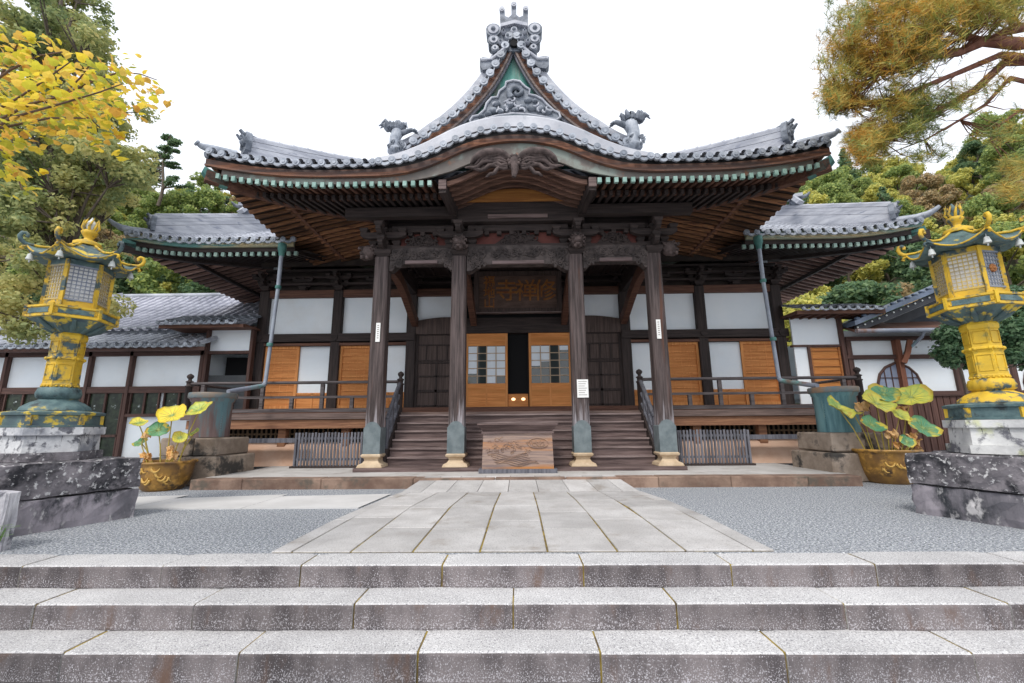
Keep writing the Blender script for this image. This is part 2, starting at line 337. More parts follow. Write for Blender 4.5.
# stairs: three courses of granite blocks with rounded nosings and mossy joints
def step(y0, y1, ztop, h, joints, name, label):
    mb = MB(); xs = joints
    for a, b in zip(xs[:-1], xs[1:]):
        a += .006+rnd.uniform(0, .005); b -= .006+rnd.uniform(0, .005); dz = rnd.uniform(-.004, .004); dy = rnd.uniform(-.006, .006)
        pr = [(y1, -h), (y0+dy+.006, -h), (y0+dy, -h+.02), (y0+dy, -.028), (y0+dy+.006, -.010), (y0+dy+.022, 0), (y1, 0)]
        n = 9; vs = []
        for i in range(n+1):
            x = a+(b-a)*i/n; e = .010 if i in (0, n) else 0; j = rnd.uniform(-.0025, .0025)
            x += 0
            vs += [(x, y+(e+j if k < 6 and k > 0 else 0), ztop+dz+z-(e*.6 if k >= 4 else 0)) for k, (y, z) in enumerate(pr)]
        m = len(pr)
        for i in range(n):
            for k in range(m):
                q = (i*m+k, (i+1)*m+k, (i+1)*m+(k+1) % m, i*m+(k+1) % m)
        fs = []; mi = []
        o = len(mb.v); mb.v += vs
        for i in range(n):
            for k in range(m):
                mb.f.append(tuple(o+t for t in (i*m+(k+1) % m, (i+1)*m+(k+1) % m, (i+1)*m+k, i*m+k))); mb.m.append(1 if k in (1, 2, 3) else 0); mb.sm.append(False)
        mb.f.append(tuple(o+t for t in range(m))); mb.m.append(0); mb.sm.append(False)
        mb.f.append(tuple(o+n*m+t for t in range(m-1, -1, -1))); mb.m.append(0); mb.sm.append(False)
    mb.box(-20, 20, y0+.03, y1-.01, ztop-h, ztop-.010, 2)
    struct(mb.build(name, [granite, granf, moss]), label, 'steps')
def jx(pxs, y, z):
    out = []
    for p in pxs:
        d = R@np.array([p-512., -(y-341.5), -F]); q = np.array([0, 0, CH])+d*(z-CH)/d[2]; out.append(float(q[0]))
    w = out[1]-out[0]; w2 = out[-1]-out[-2]
    L = [out[0]-w*1.05*k for k in range(6, 0, -1)]; Rr = [out[-1]+w2*1.03*k for k in range(1, 7)]
    return L+out+Rr
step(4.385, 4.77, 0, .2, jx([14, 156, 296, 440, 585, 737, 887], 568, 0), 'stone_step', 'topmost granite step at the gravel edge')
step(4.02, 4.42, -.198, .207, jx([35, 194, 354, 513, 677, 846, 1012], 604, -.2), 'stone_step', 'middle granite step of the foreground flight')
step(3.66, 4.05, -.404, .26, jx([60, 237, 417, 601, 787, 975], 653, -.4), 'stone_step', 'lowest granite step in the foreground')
# central path
mb = MB(); cols = [-2.62, -2.40, -1.78, -1.13, -.43, .27, .99, 1.69, 2.38, 2.60]
yy0, yy1 = 4.775, 8.75
def pathx(x, y): return x*(1-.11*max(0, (y-7.2)/1.7)) if y > 7.2 else x
for ci in range(len(cols)-1):
    y = yy0; 
    while y < yy1-.05:
        L_ = rnd.uniform(.9, 1.7) if ci not in (0, 8) else rnd.uniform(1.2, 2.)
        y2 = min(y+L_, yy1)
        if yy1-y2 < .4: y2 = yy1
        gx = .011 if ci not in (0, 8) else .008; dz = rnd.uniform(-.002, .002)
        def c4(z, e): return [(pathx(cols[ci]+gx, y)+e, y+.011+e, z), (pathx(cols[ci+1]-gx, y)-e, y+.011+e, z), (pathx(cols[ci+1]-gx, y2)-e, y2-.011-e, z), (pathx(cols[ci]+gx, y2)+e, y2-.011-e, z)]
        mb.add(c4(0, 0)+c4(.014+dz, 0)+c4(.020+dz, .006), [(0, 1, 5, 4), (1, 2, 6, 5), (2, 3, 7, 6), (3, 0, 4, 7), (4, 5, 9, 8), (5, 6, 10, 9), (6, 7, 11, 10), (7, 4, 8, 11), (8, 9, 10, 11)])
        y = y2
mb.add([(-2.6, 4.78, .006), (2.58, 4.78, .006), (2.3, 8.75, .006), (-2.33, 8.75, .006)], [(0, 1, 2, 3)], 1)
# ramp stones up to the terrace
rx = [-2.34, -1.95, -1.45, -.85, -.25, .35, .95, 1.5, 1.98, 2.3]
for a, b in zip(rx[:-1], rx[1:]):
    k = .87
    mb.add([(a+.006, 8.77, .02), (b-.006, 8.77, .02), (b*k-.006, 9.6, .226), (a*k+.006, 9.6, .226), (a+.006, 8.77, -.02), (b-.006, 8.77, -.02), (b*k-.006, 9.6, -.02), (a*k+.006, 9.6, -.02)], [(0, 1, 2, 3), (0, 4, 5, 1), (1, 5, 6, 2), (3, 2, 6, 7), (0, 3, 7, 4)])
struct(mb.build('stone_path', [flag, moss]), 'pale flagstone path leading from the steps to the offering box', 'path')
# white cross path on the left
mb = MB(); x = -14
while x < -2.6:
    x2 = min(x+1.9, -2.55); e = (x2 > -2.6)
    mb.add([(x+.005, 7.22, .016), (x2-.005, 7.22, .016), (x2-.005+(.12 if e else 0), 8.62, .016), (x+.005, 8.22 if x < -6 else 8.4, .016), (x+.005, 7.22, 0), (x2-.005, 7.22, 0)], [(0, 1, 2, 3), (0, 4, 5, 1)]); x = x2
struct(mb.build('side_path', [mat('white_path_stone', (.52, .51, .50), (.62, .61, .60), scale=1, rough=.8, bump=.2, bscale=60)]), 'white stone side path crossing the left gravel', 'path')
# terrace
mb = MB(); x = -7.0
while x < 7.0:
    x2 = min(x+rnd.uniform(1.0, 2.0), 7.05)
    if x2-x < .2: break
    if x2 < -2.05 or x > 2.0 or True:
        mb.box(x+.004, x2-.004, 9.36+rnd.uniform(0, .015), 9.75, -.05, .205+rnd.uniform(0, .01), 0, 0, .015)
    x = x2
mb.box(-6.95, 7.0, 9.752, 30, -.05, .21, 1)
struct(mb.build('stone_terrace', [kerbm, terr]), 'low stone terrace under the temple hall with a brown kerb', 'terrace')

# ============================================================ THE TEMPLE HALL
X0 = -.07
T = thing('temple_hall', 'dark timber temple hall with curved grey tiled roofs and a carved porch gable', 'temple', (X0, 11, .22))
YP, YW, YE = 11.0, 14.9, 9.2
PXO, PXI = 3.63, 1.555
# --- pillars
for i, x in enumerate((-PXO, -PXI, PXI, PXO)):
    x += X0*.4
    mb = MB(); w = .20
    oct_ = [(w-.045, -w), (w, -w+.045), (w, w-.045), (w-.045, w), (-w+.045, w), (-w, w-.045), (-w, -w+.045), (-w+.045, -w)]
    vs = [(x+a*k, YP+b*k, z) for z, k in ((.62, 1), (5.75, .93)) for a, b in oct_]
    mb.add(vs, [tuple(range(7, -1, -1)), tuple(range(8, 16))]+[(k, (k+1) % 8, 8+(k+1) % 8, 8+k) for k in range(8)])
    P = mb.build('porch_pillar', pilw, T)
    mb = MB(); w2 = w+.012
    for a, b, c, d in ((-1, 1, -w2, -w+.0), ):
        pass
    prof = [(x+px, z) for px, z in [(-w2, .60), (w2, .60), (w2, 1.24), (w2*.8, 1.30), (w2*.62, 1.35), (w2*.3, 1.39), (0, 1.40), (-w2*.3, 1.39), (-w2*.62, 1.35), (-w2*.8, 1.30), (-w2, 1.24)]]
    mb.plate(prof, YP-w2, YP+w2); mb.build('metal_sleeve', sleeve, P)
    mb = MB(); h = .265; pr = [(h+.03, .285), (h+.045, .31), (h+.02, .37), (h-.06, .41), (h-.10, .47), (h-.085, .52), (h-.03, .55), (h-.02, .59), (h-.05, .62)]
    mb.lathe((x, YP, 0), [(r*1.414, z) for r, z in pr], 4, 0, PI/4, False); mb.build('pillar_base', basem, P)
# --- beams between the pillars
def carve(mb, x, y, z, sx, sz, n, seed, mi=0, dep=.07):
    r_ = random.Random(seed)
    for k in range(n):
        a = r_.uniform(0, 2*PI); rr = math.sqrt(r_.random()); cx, cz = x+sx*rr*math.cos(a), z+sz*rr*math.sin(a); q = r_.uniform(.05, .10); ph = r_.uniform(0, 6)
        pts = [(cx+q*(1-.11*j)*math.cos(ph+j*.8), y-dep*.2*j/4, cz+q*(1-.11*j)*math.sin(ph+j*.8)) for j in range(6)]
        mb.tube(pts, [.026, .028, .026, .024, .02, .03], 5, mi)
def rainbow(xa, xb, y, z, h, name='carved_beam', m=None, par=T, w=.26):
    mb = MB(); n = 24; lo = []; hi = []
    for i in range(n+1):
        f = i/n; x = xa+(xb-xa)*f; e = abs(2*f-1)
        l = z+.13*(1-e**6)-(.0 if e < .78 else .10*math.sin((e-.78)/.22*PI*.8)); lo.append((x, l)); hi.append((x, z+h+.05*(1-e**2)))
    mb.strip(lo, hi, y-w/2, y+w/2)
    for sgn, xx in ((1, xa), (-1, xb)): carve(mb, xx+sgn*(xb-xa)*.1, y-w/2, z+h*.35, (xb-xa)*.08, h*.28, 22, int(abs(xx)*100)+7, 0)
    mb.sweep([(p[0], y-w/2-.02, p[1]+.035) for p in lo[6:-6]], [(-.035, -.04), (.035, -.04), (.035, .045), (-.035, .045)], 1)
    for k in range(9): carve(mb, xa+(xb-xa)*(k+.5)/9, y-w/2, z+h*.72, (xb-xa)*.05, h*.16, 9, k+int(abs(xa)*50))
    return mb.build(name, [mat('carved_beam_wood', (.032, .025, .024), (.095, .075, .070), scale=4, bump=.5), wood('pinkish_beam_edge', (.10, .07, .068), (.22, .16, .155), 'x')], par)
rainbow(-PXI+.18, PXI-.18, YP, 5.38, .62); rainbow(-PXO+.18, -PXI-.18, YP, 5.42, .55); rainbow(PXI+.18, PXO-.18, YP, 5.42, .55)
def frieze(x0, x1, z0, z1):
    mb = MB(); mb.box(x0, x1, YP+.02, YP+.06, z0, z1, 1)
    mb.box(x0, x1, YP-.13, YP+.13, z1-.03, z1+.14, 0); mb.box(x0, x1, YP-.10, YP+.10, z0-.02, z0+.06, 0)
    n = int((x1-x0)/.32)
    for k in range(n): x = x0+(k+.5)*(x1-x0)/n; mb.box(x-.06, x+.06, YP-.12, YP+.02, z1-.13, z1-.031, 0)
    return mb.build('frieze_panel', [wx, mat('red_lacquer_panel', (.085, .022, .018), (.13, .035, .026), scale=2, rough=.7)], T)
frieze(-PXI+.2, PXI-.2, 6.04, 6.50); frieze(-PXO+.2, -PXI-.2, 6.02, 6.50); frieze(PXI+.2, PXO-.2, 6.02, 6.50)
# bracket complexes on the pillars
def masu(mb, x, y, z, w=.15, h=.14): # bearing block
    mb.add([(x-w*.62, y-w*.62, z), (x+w*.62, y-w*.62, z), (x+w*.62, y+w*.62, z), (x-w*.62, y+w*.62, z), (x-w, y-w, z+h*.5), (x+w, y-w, z+h*.5), (x+w, y+w, z+h*.5), (x-w, y+w, z+h*.5), (x-w, y-w, z+h), (x+w, y-w, z+h), (x+w, y+w, z+h), (x-w, y+w, z+h)],
           [(3, 2, 1, 0), (8, 9, 10, 11)]+[(i+k, i+(k+1) % 4, i+4+(k+1) % 4, i+4+k) for i in (0, 4) for k in range(4)])
def hijiki(mb, x, y, z, L, ax='x', w=.12, h=.15):
    pr = [(-L, z+h), (-L, z+h*.55), (-L*.85, z+h*.2), (-L*.6, z), (L*.6, z), (L*.85, z+h*.2), (L, z+h*.55), (L, z+h)]
    if ax == 'x': mb.plate([(x+a, b) for a, b in pr], y-w/2, y+w/2)
    else:
        n = len(pr); vs = [(x+s_, y+a, b) for s_ in (-w/2, w/2) for a, b in pr]
        mb.add(vs, [tuple(range(n)), tuple(range(2*n-1, n-1, -1))]+[(k, n+k, n+(k+1) % n, (k+1) % n) for k in range(n)])
def bracket(x, y, z, s=1.0, tiers=2, name='bracket_set', par=T, out=True):
    mb = MB(); masu(mb, x, y, z, .22*s, .2*s); zz = z+.2*s
    for t in range(tiers):
        L = (.42+.2*t)*s; hijiki(mb, x, y-.18*t*s, zz, L, 'x', .13*s, .17*s)
        if out: hijiki(mb, x, y-.1*s, zz, (.38+.2*t)*s, 'y', .13*s, .17*s)
        for q in (-L+.1*s, 0, L-.1*s): masu(mb, x+q, y-.18*t*s, zz+.17*s, .11*s, .12*s)
        if out: masu(mb, x, y-(.36+.2*t)*s, zz+.17*s, .11*s, .12*s)
        zz += .29*s
    return mb.build(name, wx, par)
for x in (-PXO, -PXI, PXI, PXO): bracket(x, YP, 5.76, 1.0, 2)
for x in (-1, 1):   # intermediate struts (frog-leg) between the pillars
    for xx in (x*2.6,): 
        mb = MB(); carve(mb, xx, YP-.08, 6.22, .4, .16, 30, 3+x); mb.plate([(xx-.5, 6.05), (xx+.5, 6.05), (xx+.38, 6.2), (xx+.15, 6.38), (xx-.15, 6.38), (xx-.38, 6.2)], YP-.07, YP); mb.build('frog_leg_strut', wx, T)
mb = MB(); carve(mb, 0, YP-.08, 6.24, .55, .16, 40, 9); mb.plate([(-.7, 6.07), (.7, 6.07), (.5, 6.2), (.2, 6.42), (-.2, 6.42), (-.5, 6.2)], YP-.07, YP); mb.build('frog_leg_strut', wx, T)
# beast-head nosings
def beast(x, y, z, sx, sy, s=1.):
    mb = MB(); mb.ball((x, y, z), (.20*s, .22*s, .20*s), 10)
    mb.ball((x+sx*.12*s, y+sy*.2*s, z-.04*s), (.13*s, .15*s, .10*s), 8); mb.ball((x+sx*.1*s, y+sy*.18*s, z-.16*s), (.10*s, .12*s, .05*s), 8)
    for q in (-1, 1): mb.ball((x+q*.09*s+sx*.12*s, y-.16*s, z+.07*s), .045*s, 6); mb.ball((x+q*.07*s+sx*.05, y-.19*s, z-.20*s), (.055*s, .06*s, .06*s), 6)
    r_ = random.Random(int(abs(x*10)))
    for k in range(26):
        a = r_.uniform(0, 2*PI); b = r_.uniform(-.6, 1.2); c = (x+.2*s*math.cos(a)*math.cos(b), y+.2*s*math.sin(a)*math.cos(b), z+.19*s*math.sin(b))
        mb.tube([c, (c[0]+.05*math.cos(a), c[1]+.05*math.sin(a), c[2]+.02), (c[0]+.07*math.cos(a+1), c[1]+.06*math.sin(a+1), c[2]-.03)], [.035, .03, .01], 5)
    mb.build('beast_nosing', mat('carved_dark_wood', (.045, .032, .030), (.13, .095, .088), scale=5, bump=.5), T)
beast(-PXI, YP-.36, 6.02, 0, -1, .9); beast(PXI, YP-.36, 6.02, 0, -1, .9)
beast(-PXO-.42, YP-.05, 5.92, -1, 0, 1.0); beast(PXO+.42, YP-.05, 5.92, 1, 0, 1.0)
# purlins carrying the eaves
mb = MB(); mb.box(-4.6, -1.62, YP-.48, YP-.28, 6.75, 7.02); mb.box(1.62, 4.6, YP-.48, YP-.28, 6.75, 7.02); split(mb, 'eave_purlin', wx, T)
mb = MB(); mb.box(-1.78, 1.78, YP-.3, YP+.05, 6.66, 7.26); mb.box(-.8, .8, YP-.34, YP-.3, 6.74, 6.84, 1); mb.build('main_tie_beam', [wx, stepw], T)
for s_ in (-1, 1):
    mb = MB(); mb.bar((s_*1.80, YE+.22, 6.95), (s_*1.66, YP+.1, 6.92), .17, .34); mb.box(s_*1.80-.09, s_*1.80+.09, YE+.18, YE+.26, 6.86, 7.10, 1); mb.build('bracket_arm', [wy, stepw], T)
# tie beams (shrimp beams) from pillars back to the hall
for x in (-PXO, PXO, -PXI, PXI):
    mb = MB(); n = 12; pts = []
    for i in range(n+1):
        f = i/n; pts.append((x+(.03 if x > 0 else -.03)*f, YP+.15+(YW-.3-YP)*f, 5.62-.75*(f*f*(3-2*f))+.3*math.sin(PI*f)))
    mb.sweep(pts, [(-.1, -.16), (.1, -.16), (.1, .16), (-.1, .16)]); mb.build('curved_tie_beam', redw, T)
# long beams beside the porch carrying side eaves
for s_ in (-1, 1):
    mb = MB(); mb.box(s_*3.72-.12, s_*3.72+.12, YP-.3, YW, 6.72, 7.0); mb.box(s_*3.72-.09, s_*3.72+.09, YP, YW, 5.9, 6.2); mb.box(s_*3.72-.05, s_*3.72+.05, YP+.1, YW, 6.2, 6.75); mb.build('side_purlin', wy, T)
    for yy in (12.3, 13.6):
        mb = MB(); masu(mb, s_*3.85, yy, 6.18, .14, .15); hijiki(mb, s_*3.95, yy, 6.33, .4, 'x'); masu(mb, s_*4.2, yy, 6.48, .11, .12); mb.build('bracket_set', wx, T)
# porch ceiling
mb = MB(); mb.box(-3.66, 3.66, YP+.14, YP+.19, 6.5, 7.9); mb.build('porch_back_board', wx, T)
mb = MB(); mb.box(-3.62, 3.62, YP+.1, YW-.1, 6.62, 6.66, 0)
for k in range(14): mb.box(-3.6+k*.55, -3.52+k*.55, YP+.1, YW-.1, 6.55, 6.62, 0)
mb.build('porch_ceiling', wy, T)

# --- roof of the porch --------------------------------------------------
XE = 7.42
def U(x, y=YE, yb=99):
    r = math.hypot(max(XE-abs(x), 0), max(y-YE, 0)); return .40*max(0, 1-r/3.2)**2.2
_kk = np.interp(np.arange(-4.5, 4.51, .02), [-4.5, -3.3, -2.95, -2.55, -2.05, -1.75, -1.45, -1.15, -.8, -.4, 0, .4, .8, 1.15, 1.45, 1.75, 2.05, 2.55, 2.95, 3.3, 4.5], [0, 0, .02, .075, .23, .37, .52, .66, .775, .845, .865, .845, .775, .66, .52, .37, .23, .075, .02, 0, 0])
_kk = np.convolve(_kk, np.hanning(27)/np.hanning(27).sum(), 'same'); _kx = np.arange(0, 4.4, .02); _ks = np.interp(_kx, np.arange(-4.5, 4.51, .02), _kk)
def K(x):
    a = abs(x); return float(np.interp(a, _kx, _ks))
def topz(x, y):
    d = max(0, min(y-YE, XE-abs(x))); return 7.48+U(x, y)+.44*d+.035*d*d
PR = MB()
YB = 13.8
for s_ in (-1, 1):
    def Pf(q, t, s_=s_):     # front slope
        x = s_*(3.1+q) if s_ > 0 else -(XE-q)
        a = abs(x); dmax = min(XE-a+.02, 1.1); y = YE+t*max(dmax, .02); return Vector((x, y, topz(x, y)))
    ribs(PR, Pf, XE-3.1, 4, .31, .07)
    def Ps(q, t, s_=s_):
        y = YE+q; dmax = min(q+.02, 3.6); x = s_*(XE-t*dmax); return Vector((x, y, topz(x, y)))
    ribs(PR, Ps, YB-YE, 6, .31, .07)
def main_back(u, v):
    x = -XE+2*XE*u; y = YE+1.0+(YB-YE-1.0)*v; x = max(-XE+.3, min(XE-.3, x)); return (x, y, topz(x, y)-.03)
PR.grid(main_back, 40, 12)
roof = PR.build('porch_roof', tile, T)
# eave discs front and sides
mb = MB()
mb_pts = [(x, YE-.02, 7.44+U(x)) for x in np.arange(3.35, XE+.01, .305)]
eave_discs(mb, mb_pts); eave_discs(mb, [(-p[0], p[1], p[2]) for p in mb_pts])
kx = np.arange(-3.2, 3.21, .01); ky = np.array([7.44+K(x) for x in kx]); arc = np.concatenate([[0], np.cumsum(np.hypot(np.diff(kx), np.diff(ky)))])
nk = int(arc[-1]/.315); ks = [float(np.interp(arc[-1]*i/nk, arc, kx)) for i in range(nk+1)]
eave_discs(mb, [(x, YE-.05, 7.44+K(x)) for x in ks], .088)
for s_ in (-1, 1): eave_discs(mb, [(s_*(XE+.02), y, 7.44+U(XE, y)) for y in np.arange(YE+.1, YB, .31)], .085, (s_, 0, 0))
mb.build('eave_tiles', discm, roof)
# corner horns
for s_ in (-1, 1):
    mb = MB(); pts = [(s_*(XE-.45), YE+.4, topz(XE-.45, YE+.4)+.10), (s_*(XE-.1), YE+.08, 7.95), (s_*(XE+.04), YE-.05, 7.93), (s_*(XE+.09), YE-.10, 7.93), (s_*(XE+.14), YE-.14, 7.96)]
    mb.tube(pts, [.11, .10, .085, .07, .05], 10); mb.disc(pts[-1], .075, .04, (s_, -1, .8), 10)
    mb.build('corner_horn', discm, roof)
# hip ridge with end ornament
def hip(s_, x0, y0, z0, L, slope, par, h=.34, w=.26, first=1.0, curv=0, m=ridgem):
    mb = MB(); n = 14; pts = []
    for i in range(n+1):
        t = first+(L-first)*i/n; pts.append(Vector((s_*(x0-t), y0+t, z0+slope*t+curv*(1-t/L)**2)))
    lay = 4
    for l in range(lay):
        a = l*h/lay-(.22 if l == 0 else 0); b = (l+1)*h/lay-.012; ww = w*(1-.06*l)/2+.01*(l % 2)
        mb.sweep(pts, [(-ww, a), (ww, a), (ww, b), (-ww, b)], 0)
    top = [p+Vector((0, 0, h+.02)) for p in pts]; mb.tube(top, .085, 8, 0)
    for i in range(1, n): mb.tube([top[i]-Vector((.02*s_, -.02, 0)), top[i]+Vector((.02*s_, -.02, 0))], .10, 8, 0)
    o = mb.build('hip_ridge', m, par)
    p = pts[0]; mb = MB()       # end tile with fins
    d = Vector((s_, -1, 0)).normalized(); r = Vector((1, s_, 0)).normalized()
    def L3(a, b, c): return p+r*a+d*b+Vector((0, 0, c))
    def pl(poly, b0, b1, mi=0):
        k = len(poly); vs = [L3(a, b0, c) for a, c in poly]+[L3(a, b1, c) for a, c in poly]
        mb.add(vs, [tuple(range(k)), tuple(range(2*k-1, k-1, -1))]+[(j, k+j, k+(j+1) % k, (j+1) % k) for j in range(k)], mi)
    pl([(-.24, -.06), (.24, -.06), (.27, .18), (.2, .42), (.12, .50), (-.12, .50), (-.2, .42), (-.27, .18)], -.05, .08)
    for q in (-1, 1): pl([(q*.13, .05), (q*.22, .10), (q*.2, .3), (q*.1, .34)], .08, .13)
    mb.ball(L3(0, .1, .22), (.09, .09, .09), 8)
    for k, (zz, ln) in enumerate(((.42, .20), (.30, .16))):
        mb.tube([L3(0, -.30, zz+.02), L3(0, 0, zz+.04), L3(0, ln*.6, zz+.05), L3(0, ln, zz+.12)], [.06, .07, .06, .045], 8)
    mb.tube([L3(0, .06, .3), L3(0, .18, .30), L3(0, .26, .38)], [.05, .05, .03], 8)
    mb.build('end_ornament', orn, par)
for s_ in (-1, 1): hip(s_, XE+.05, YE-.05, 7.62, 4.2, .46, roof, .36, .28, .62, .42)
# raised verge band of the curved front
def band_curve(xs, zf, y, h0, h1, yw, name, m, par, zoff):
    mb = MB(); n = len(xs); vs = []
    for i, x in enumerate(xs):
        x1, x2 = xs[max(i-1, 0)], xs[min(i+1, n-1)]; t = Vector((x2-x1, 0, zf(x2)-zf(x1))).normalized(); nn = Vector((-t.z, 0, t.x))
        if nn.z < 0: nn = -nn
        c = Vector((x, y, zf(x))); f = h1(x) if callable(h1) else h1
        for a, b in ((0, 0), (0, f*.8), (.05, f), (yw, f), (yw, 0)): vs.append(c+nn*(zoff+b)+Vector((0, a, 0)))
    fs = [(i*5+k, (i+1)*5+k, (i+1)*5+(k+1) % 5, i*5+(k+1) % 5) for i in range(n-1) for k in range(5)]+[(0, 1, 2, 3, 4), tuple((n-1)*5+k for k in (4, 3, 2, 1, 0))]
    mb.add(vs, fs, 0, False); return mb.build(name, m, par)
xs = [(-3.3+6.6*i/60) for i in range(61)]
band_curve(xs, lambda x: 7.44+K(x), YE+.02, 0, lambda x: .10+.24*max(0, 1-(abs(x)/3.3)**3), .34, 'curved_verge', vergem, roof, .085)
mb = MB(); mb.grid(lambda u, v: (-3.3+6.6*u, YE+.3+1.2*v, 7.60+K(-3.3+6.6*u)+.12*v), 50, 4); mb.build('curved_gable_roof', tile, roof)
# fascia boards under the tiles
def kz(x, z): return z+K(x)+U(x)*.9
xa = [(-XE-.05)+(2*XE+.1)*i/160 for i in range(161)]
mb = MB(); mb.strip([(x, kz(x, 7.18)) for x in xa], [(x, kz(x, 7.33)) for x in xa], YE+.06, YE+.16)
mb.strip([(x, kz(x, 7.14)) for x in xa], [(x, kz(x, 7.19)) for x in xa], YE+.03, YE+.12)
mb.strip([(x, kz(x, 7.30)) for x in xa], [(x, kz(x, 7.50)) for x in xa], YE+.10, YE+.20, 1)  # black strip behind the discs paints the shade in the tile gaps
for s_ in (-1, 1):
    ya = [YE+.06+(YB-YE)*i/30 for i in range(31)]
    vs = []
    for y in ya:
        z = U(XE, y)*.9
        vs += [(s_*(XE-.06), y, 7.15+z), (s_*(XE-.06), y, 7.36+z), (s_*(XE-.16), y, 7.36+z), (s_*(XE-.16), y, 7.15+z)]
    mb.add(vs, [(i*4+k, (i+1)*4+k, (i+1)*4+(k+1) % 4, i*4+(k+1) % 4) for i in range(30) for k in range(4)])
mb.build('eave_fascia', [gablew, black], roof)
mb = MB(); mb.strip([(x, kz(x, 7.0)-.20*min(1, K(x)*2)) for x in xa[4:-4]], [(x, kz(x, 7.17)) for x in xa[4:-4]], YE+.13, YE+.18)
mb.build('eave_band', band, roof)
# rafters
def Zu(x, y):
    d = max(0, min(y-YE, XE-abs(x))); return 6.97+U(x, y)*.85+.24*d
mb = MB(); cap = MB()
x = 2.02
while x < XE-.22:
    for s_ in (-1, 1):
        ym = YE+min(1.0, max(XE-x, .3))
        mb.bar((s_*x, YE+.14, Zu(x, YE+.14)), (s_*x, ym, Zu(x, ym)), .085, .115)
        MB().box(s_*x-.046, s_*x+.046, YE+.09, YE+.17, Zu(x, YE)-.062, Zu(x, YE)+.062).build('rafter_cap', capm, roof)
        y1 = YE+min(3.2 if x > 3.6 else 1.9, XE-x)
        if y1 > YE+.8: mb.bar((s_*x, YE+.72, Zu(x, YE+.72)-.15), (s_*x, y1, Zu(x, y1)-.17), .085, .12, 1)
    x += .198
split(mb, 'front_rafters', [redy, wy], roof)
mb = MB(); y = YE+.25
while y < YB+.7:
    for s_ in (-1, 1):
        xm = XE-min(1.35, max(y-YE, .3))
        mb.bar((s_*(XE-.14), y, Zu(XE-.14, y)), (s_*xm, y, Zu(xm, y)+.02), .085, .075)
        x1 = XE-min(y-YE, 3.7)
        if XE-x1 > 1.1: mb.bar((s_*(XE-1.15), y, Zu(XE-1.15, y)-.12), (s_*x1, y, Zu(x1, y)-.15), .085, .075, 0)
    y += .265
split(mb, 'side_rafters', [redx], roof)
mb = MB()
for s_ in (-1, 1):
    pts = [(s_*(XE-t), YE+t, Zu(XE-t, YE+t)-.08) for t in (0.02, .5, 1.2, 2.2, 3.6)]
    mb.sweep(pts, [(-.09, -.15), (.09, -.15), (.09, .12), (-.09, .12)])
    # kioi strips at tier edge
    mb.sweep([(s_*x, YE+.98, Zu(x, YE+.98)-.09) for x in (1.9, 3, 4, 5, 5.8, 6.44)], [(-.05, -.07), (.05, -.07), (.05, .07), (-.05, .07)])
    mb.sweep([(s_*(XE-1.3), y, Zu(XE-1.3, y)-.09) for y in (YE+1.3, 11.5, 12.5, 13.5, YB+.6)], [(-.05, -.07), (.05, -.07), (.05, .07), (-.05, .07)])
split(mb, 'hip_rafter', redw, roof)
mb = MB()
for s_ in (-1, 1): mb.sweep([(s_*(XE+.03), YE-.03, 7.30), (s_*(XE-.10), YE+.10, 7.25), (s_*(XE-.36), YE+.36, 7.19)], lambda i: [(-.09, -.15+.12*(i == 0)), (.09, -.15+.12*(i == 0)), (.09, .11), (-.09, .11)])
split(mb, 'hip_rafter_cap', copper, roof)
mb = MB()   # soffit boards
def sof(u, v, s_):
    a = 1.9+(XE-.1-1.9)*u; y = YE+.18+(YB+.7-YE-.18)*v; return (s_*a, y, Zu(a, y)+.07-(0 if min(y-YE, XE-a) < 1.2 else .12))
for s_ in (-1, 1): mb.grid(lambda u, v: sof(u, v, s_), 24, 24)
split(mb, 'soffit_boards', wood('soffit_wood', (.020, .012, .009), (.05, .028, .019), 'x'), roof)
# vault of arched rafters under the curved gable
def vz(x, top=.62): a = min(1, abs(x)/1.78); return 7.02+top*(.5+.5*math.cos(PI*a))**.85
mb = MB(); y = YE+.3
while y < YP-.25:
    f = (y-YE)/(YP-YE); xs_ = [(-1.78+.12*f)+(3.56-.24*f)*i/22 for i in range(23)]
    mb.strip([(x, vz(x, .62-.10*f)-.03) for x in xs_], [(x, vz(x, .62-.10*f)+.09) for x in xs_], y, y+.075); y += .235
for i in range(23):
    pass
mb.grid(lambda u, v: (-1.8+3.6*u, YE+.2+(YP-YE-.2)*v, vz(-1.8+3.6*u, .60)+.11), 24, 3, 1)
mb.build('vault_rafters', [wood('vault_wood', (.085, .045, .034), (.22, .12, .085), 'x', island=.4), wx], roof)
mb = MB(); xs_ = [-1.5+3.0*i/22 for i in range(23)]; mb.strip([(x, 7.2) for x in xs_], [(x, 7.2+.36*max(0, math.cos(PI*x/3.1))**.8) for x in xs_], YP-.38, YP-.33); mb.build('arched_panel', wood('amber_board', (.26, .10, .025), (.42, .18, .045), 'x'), roof)
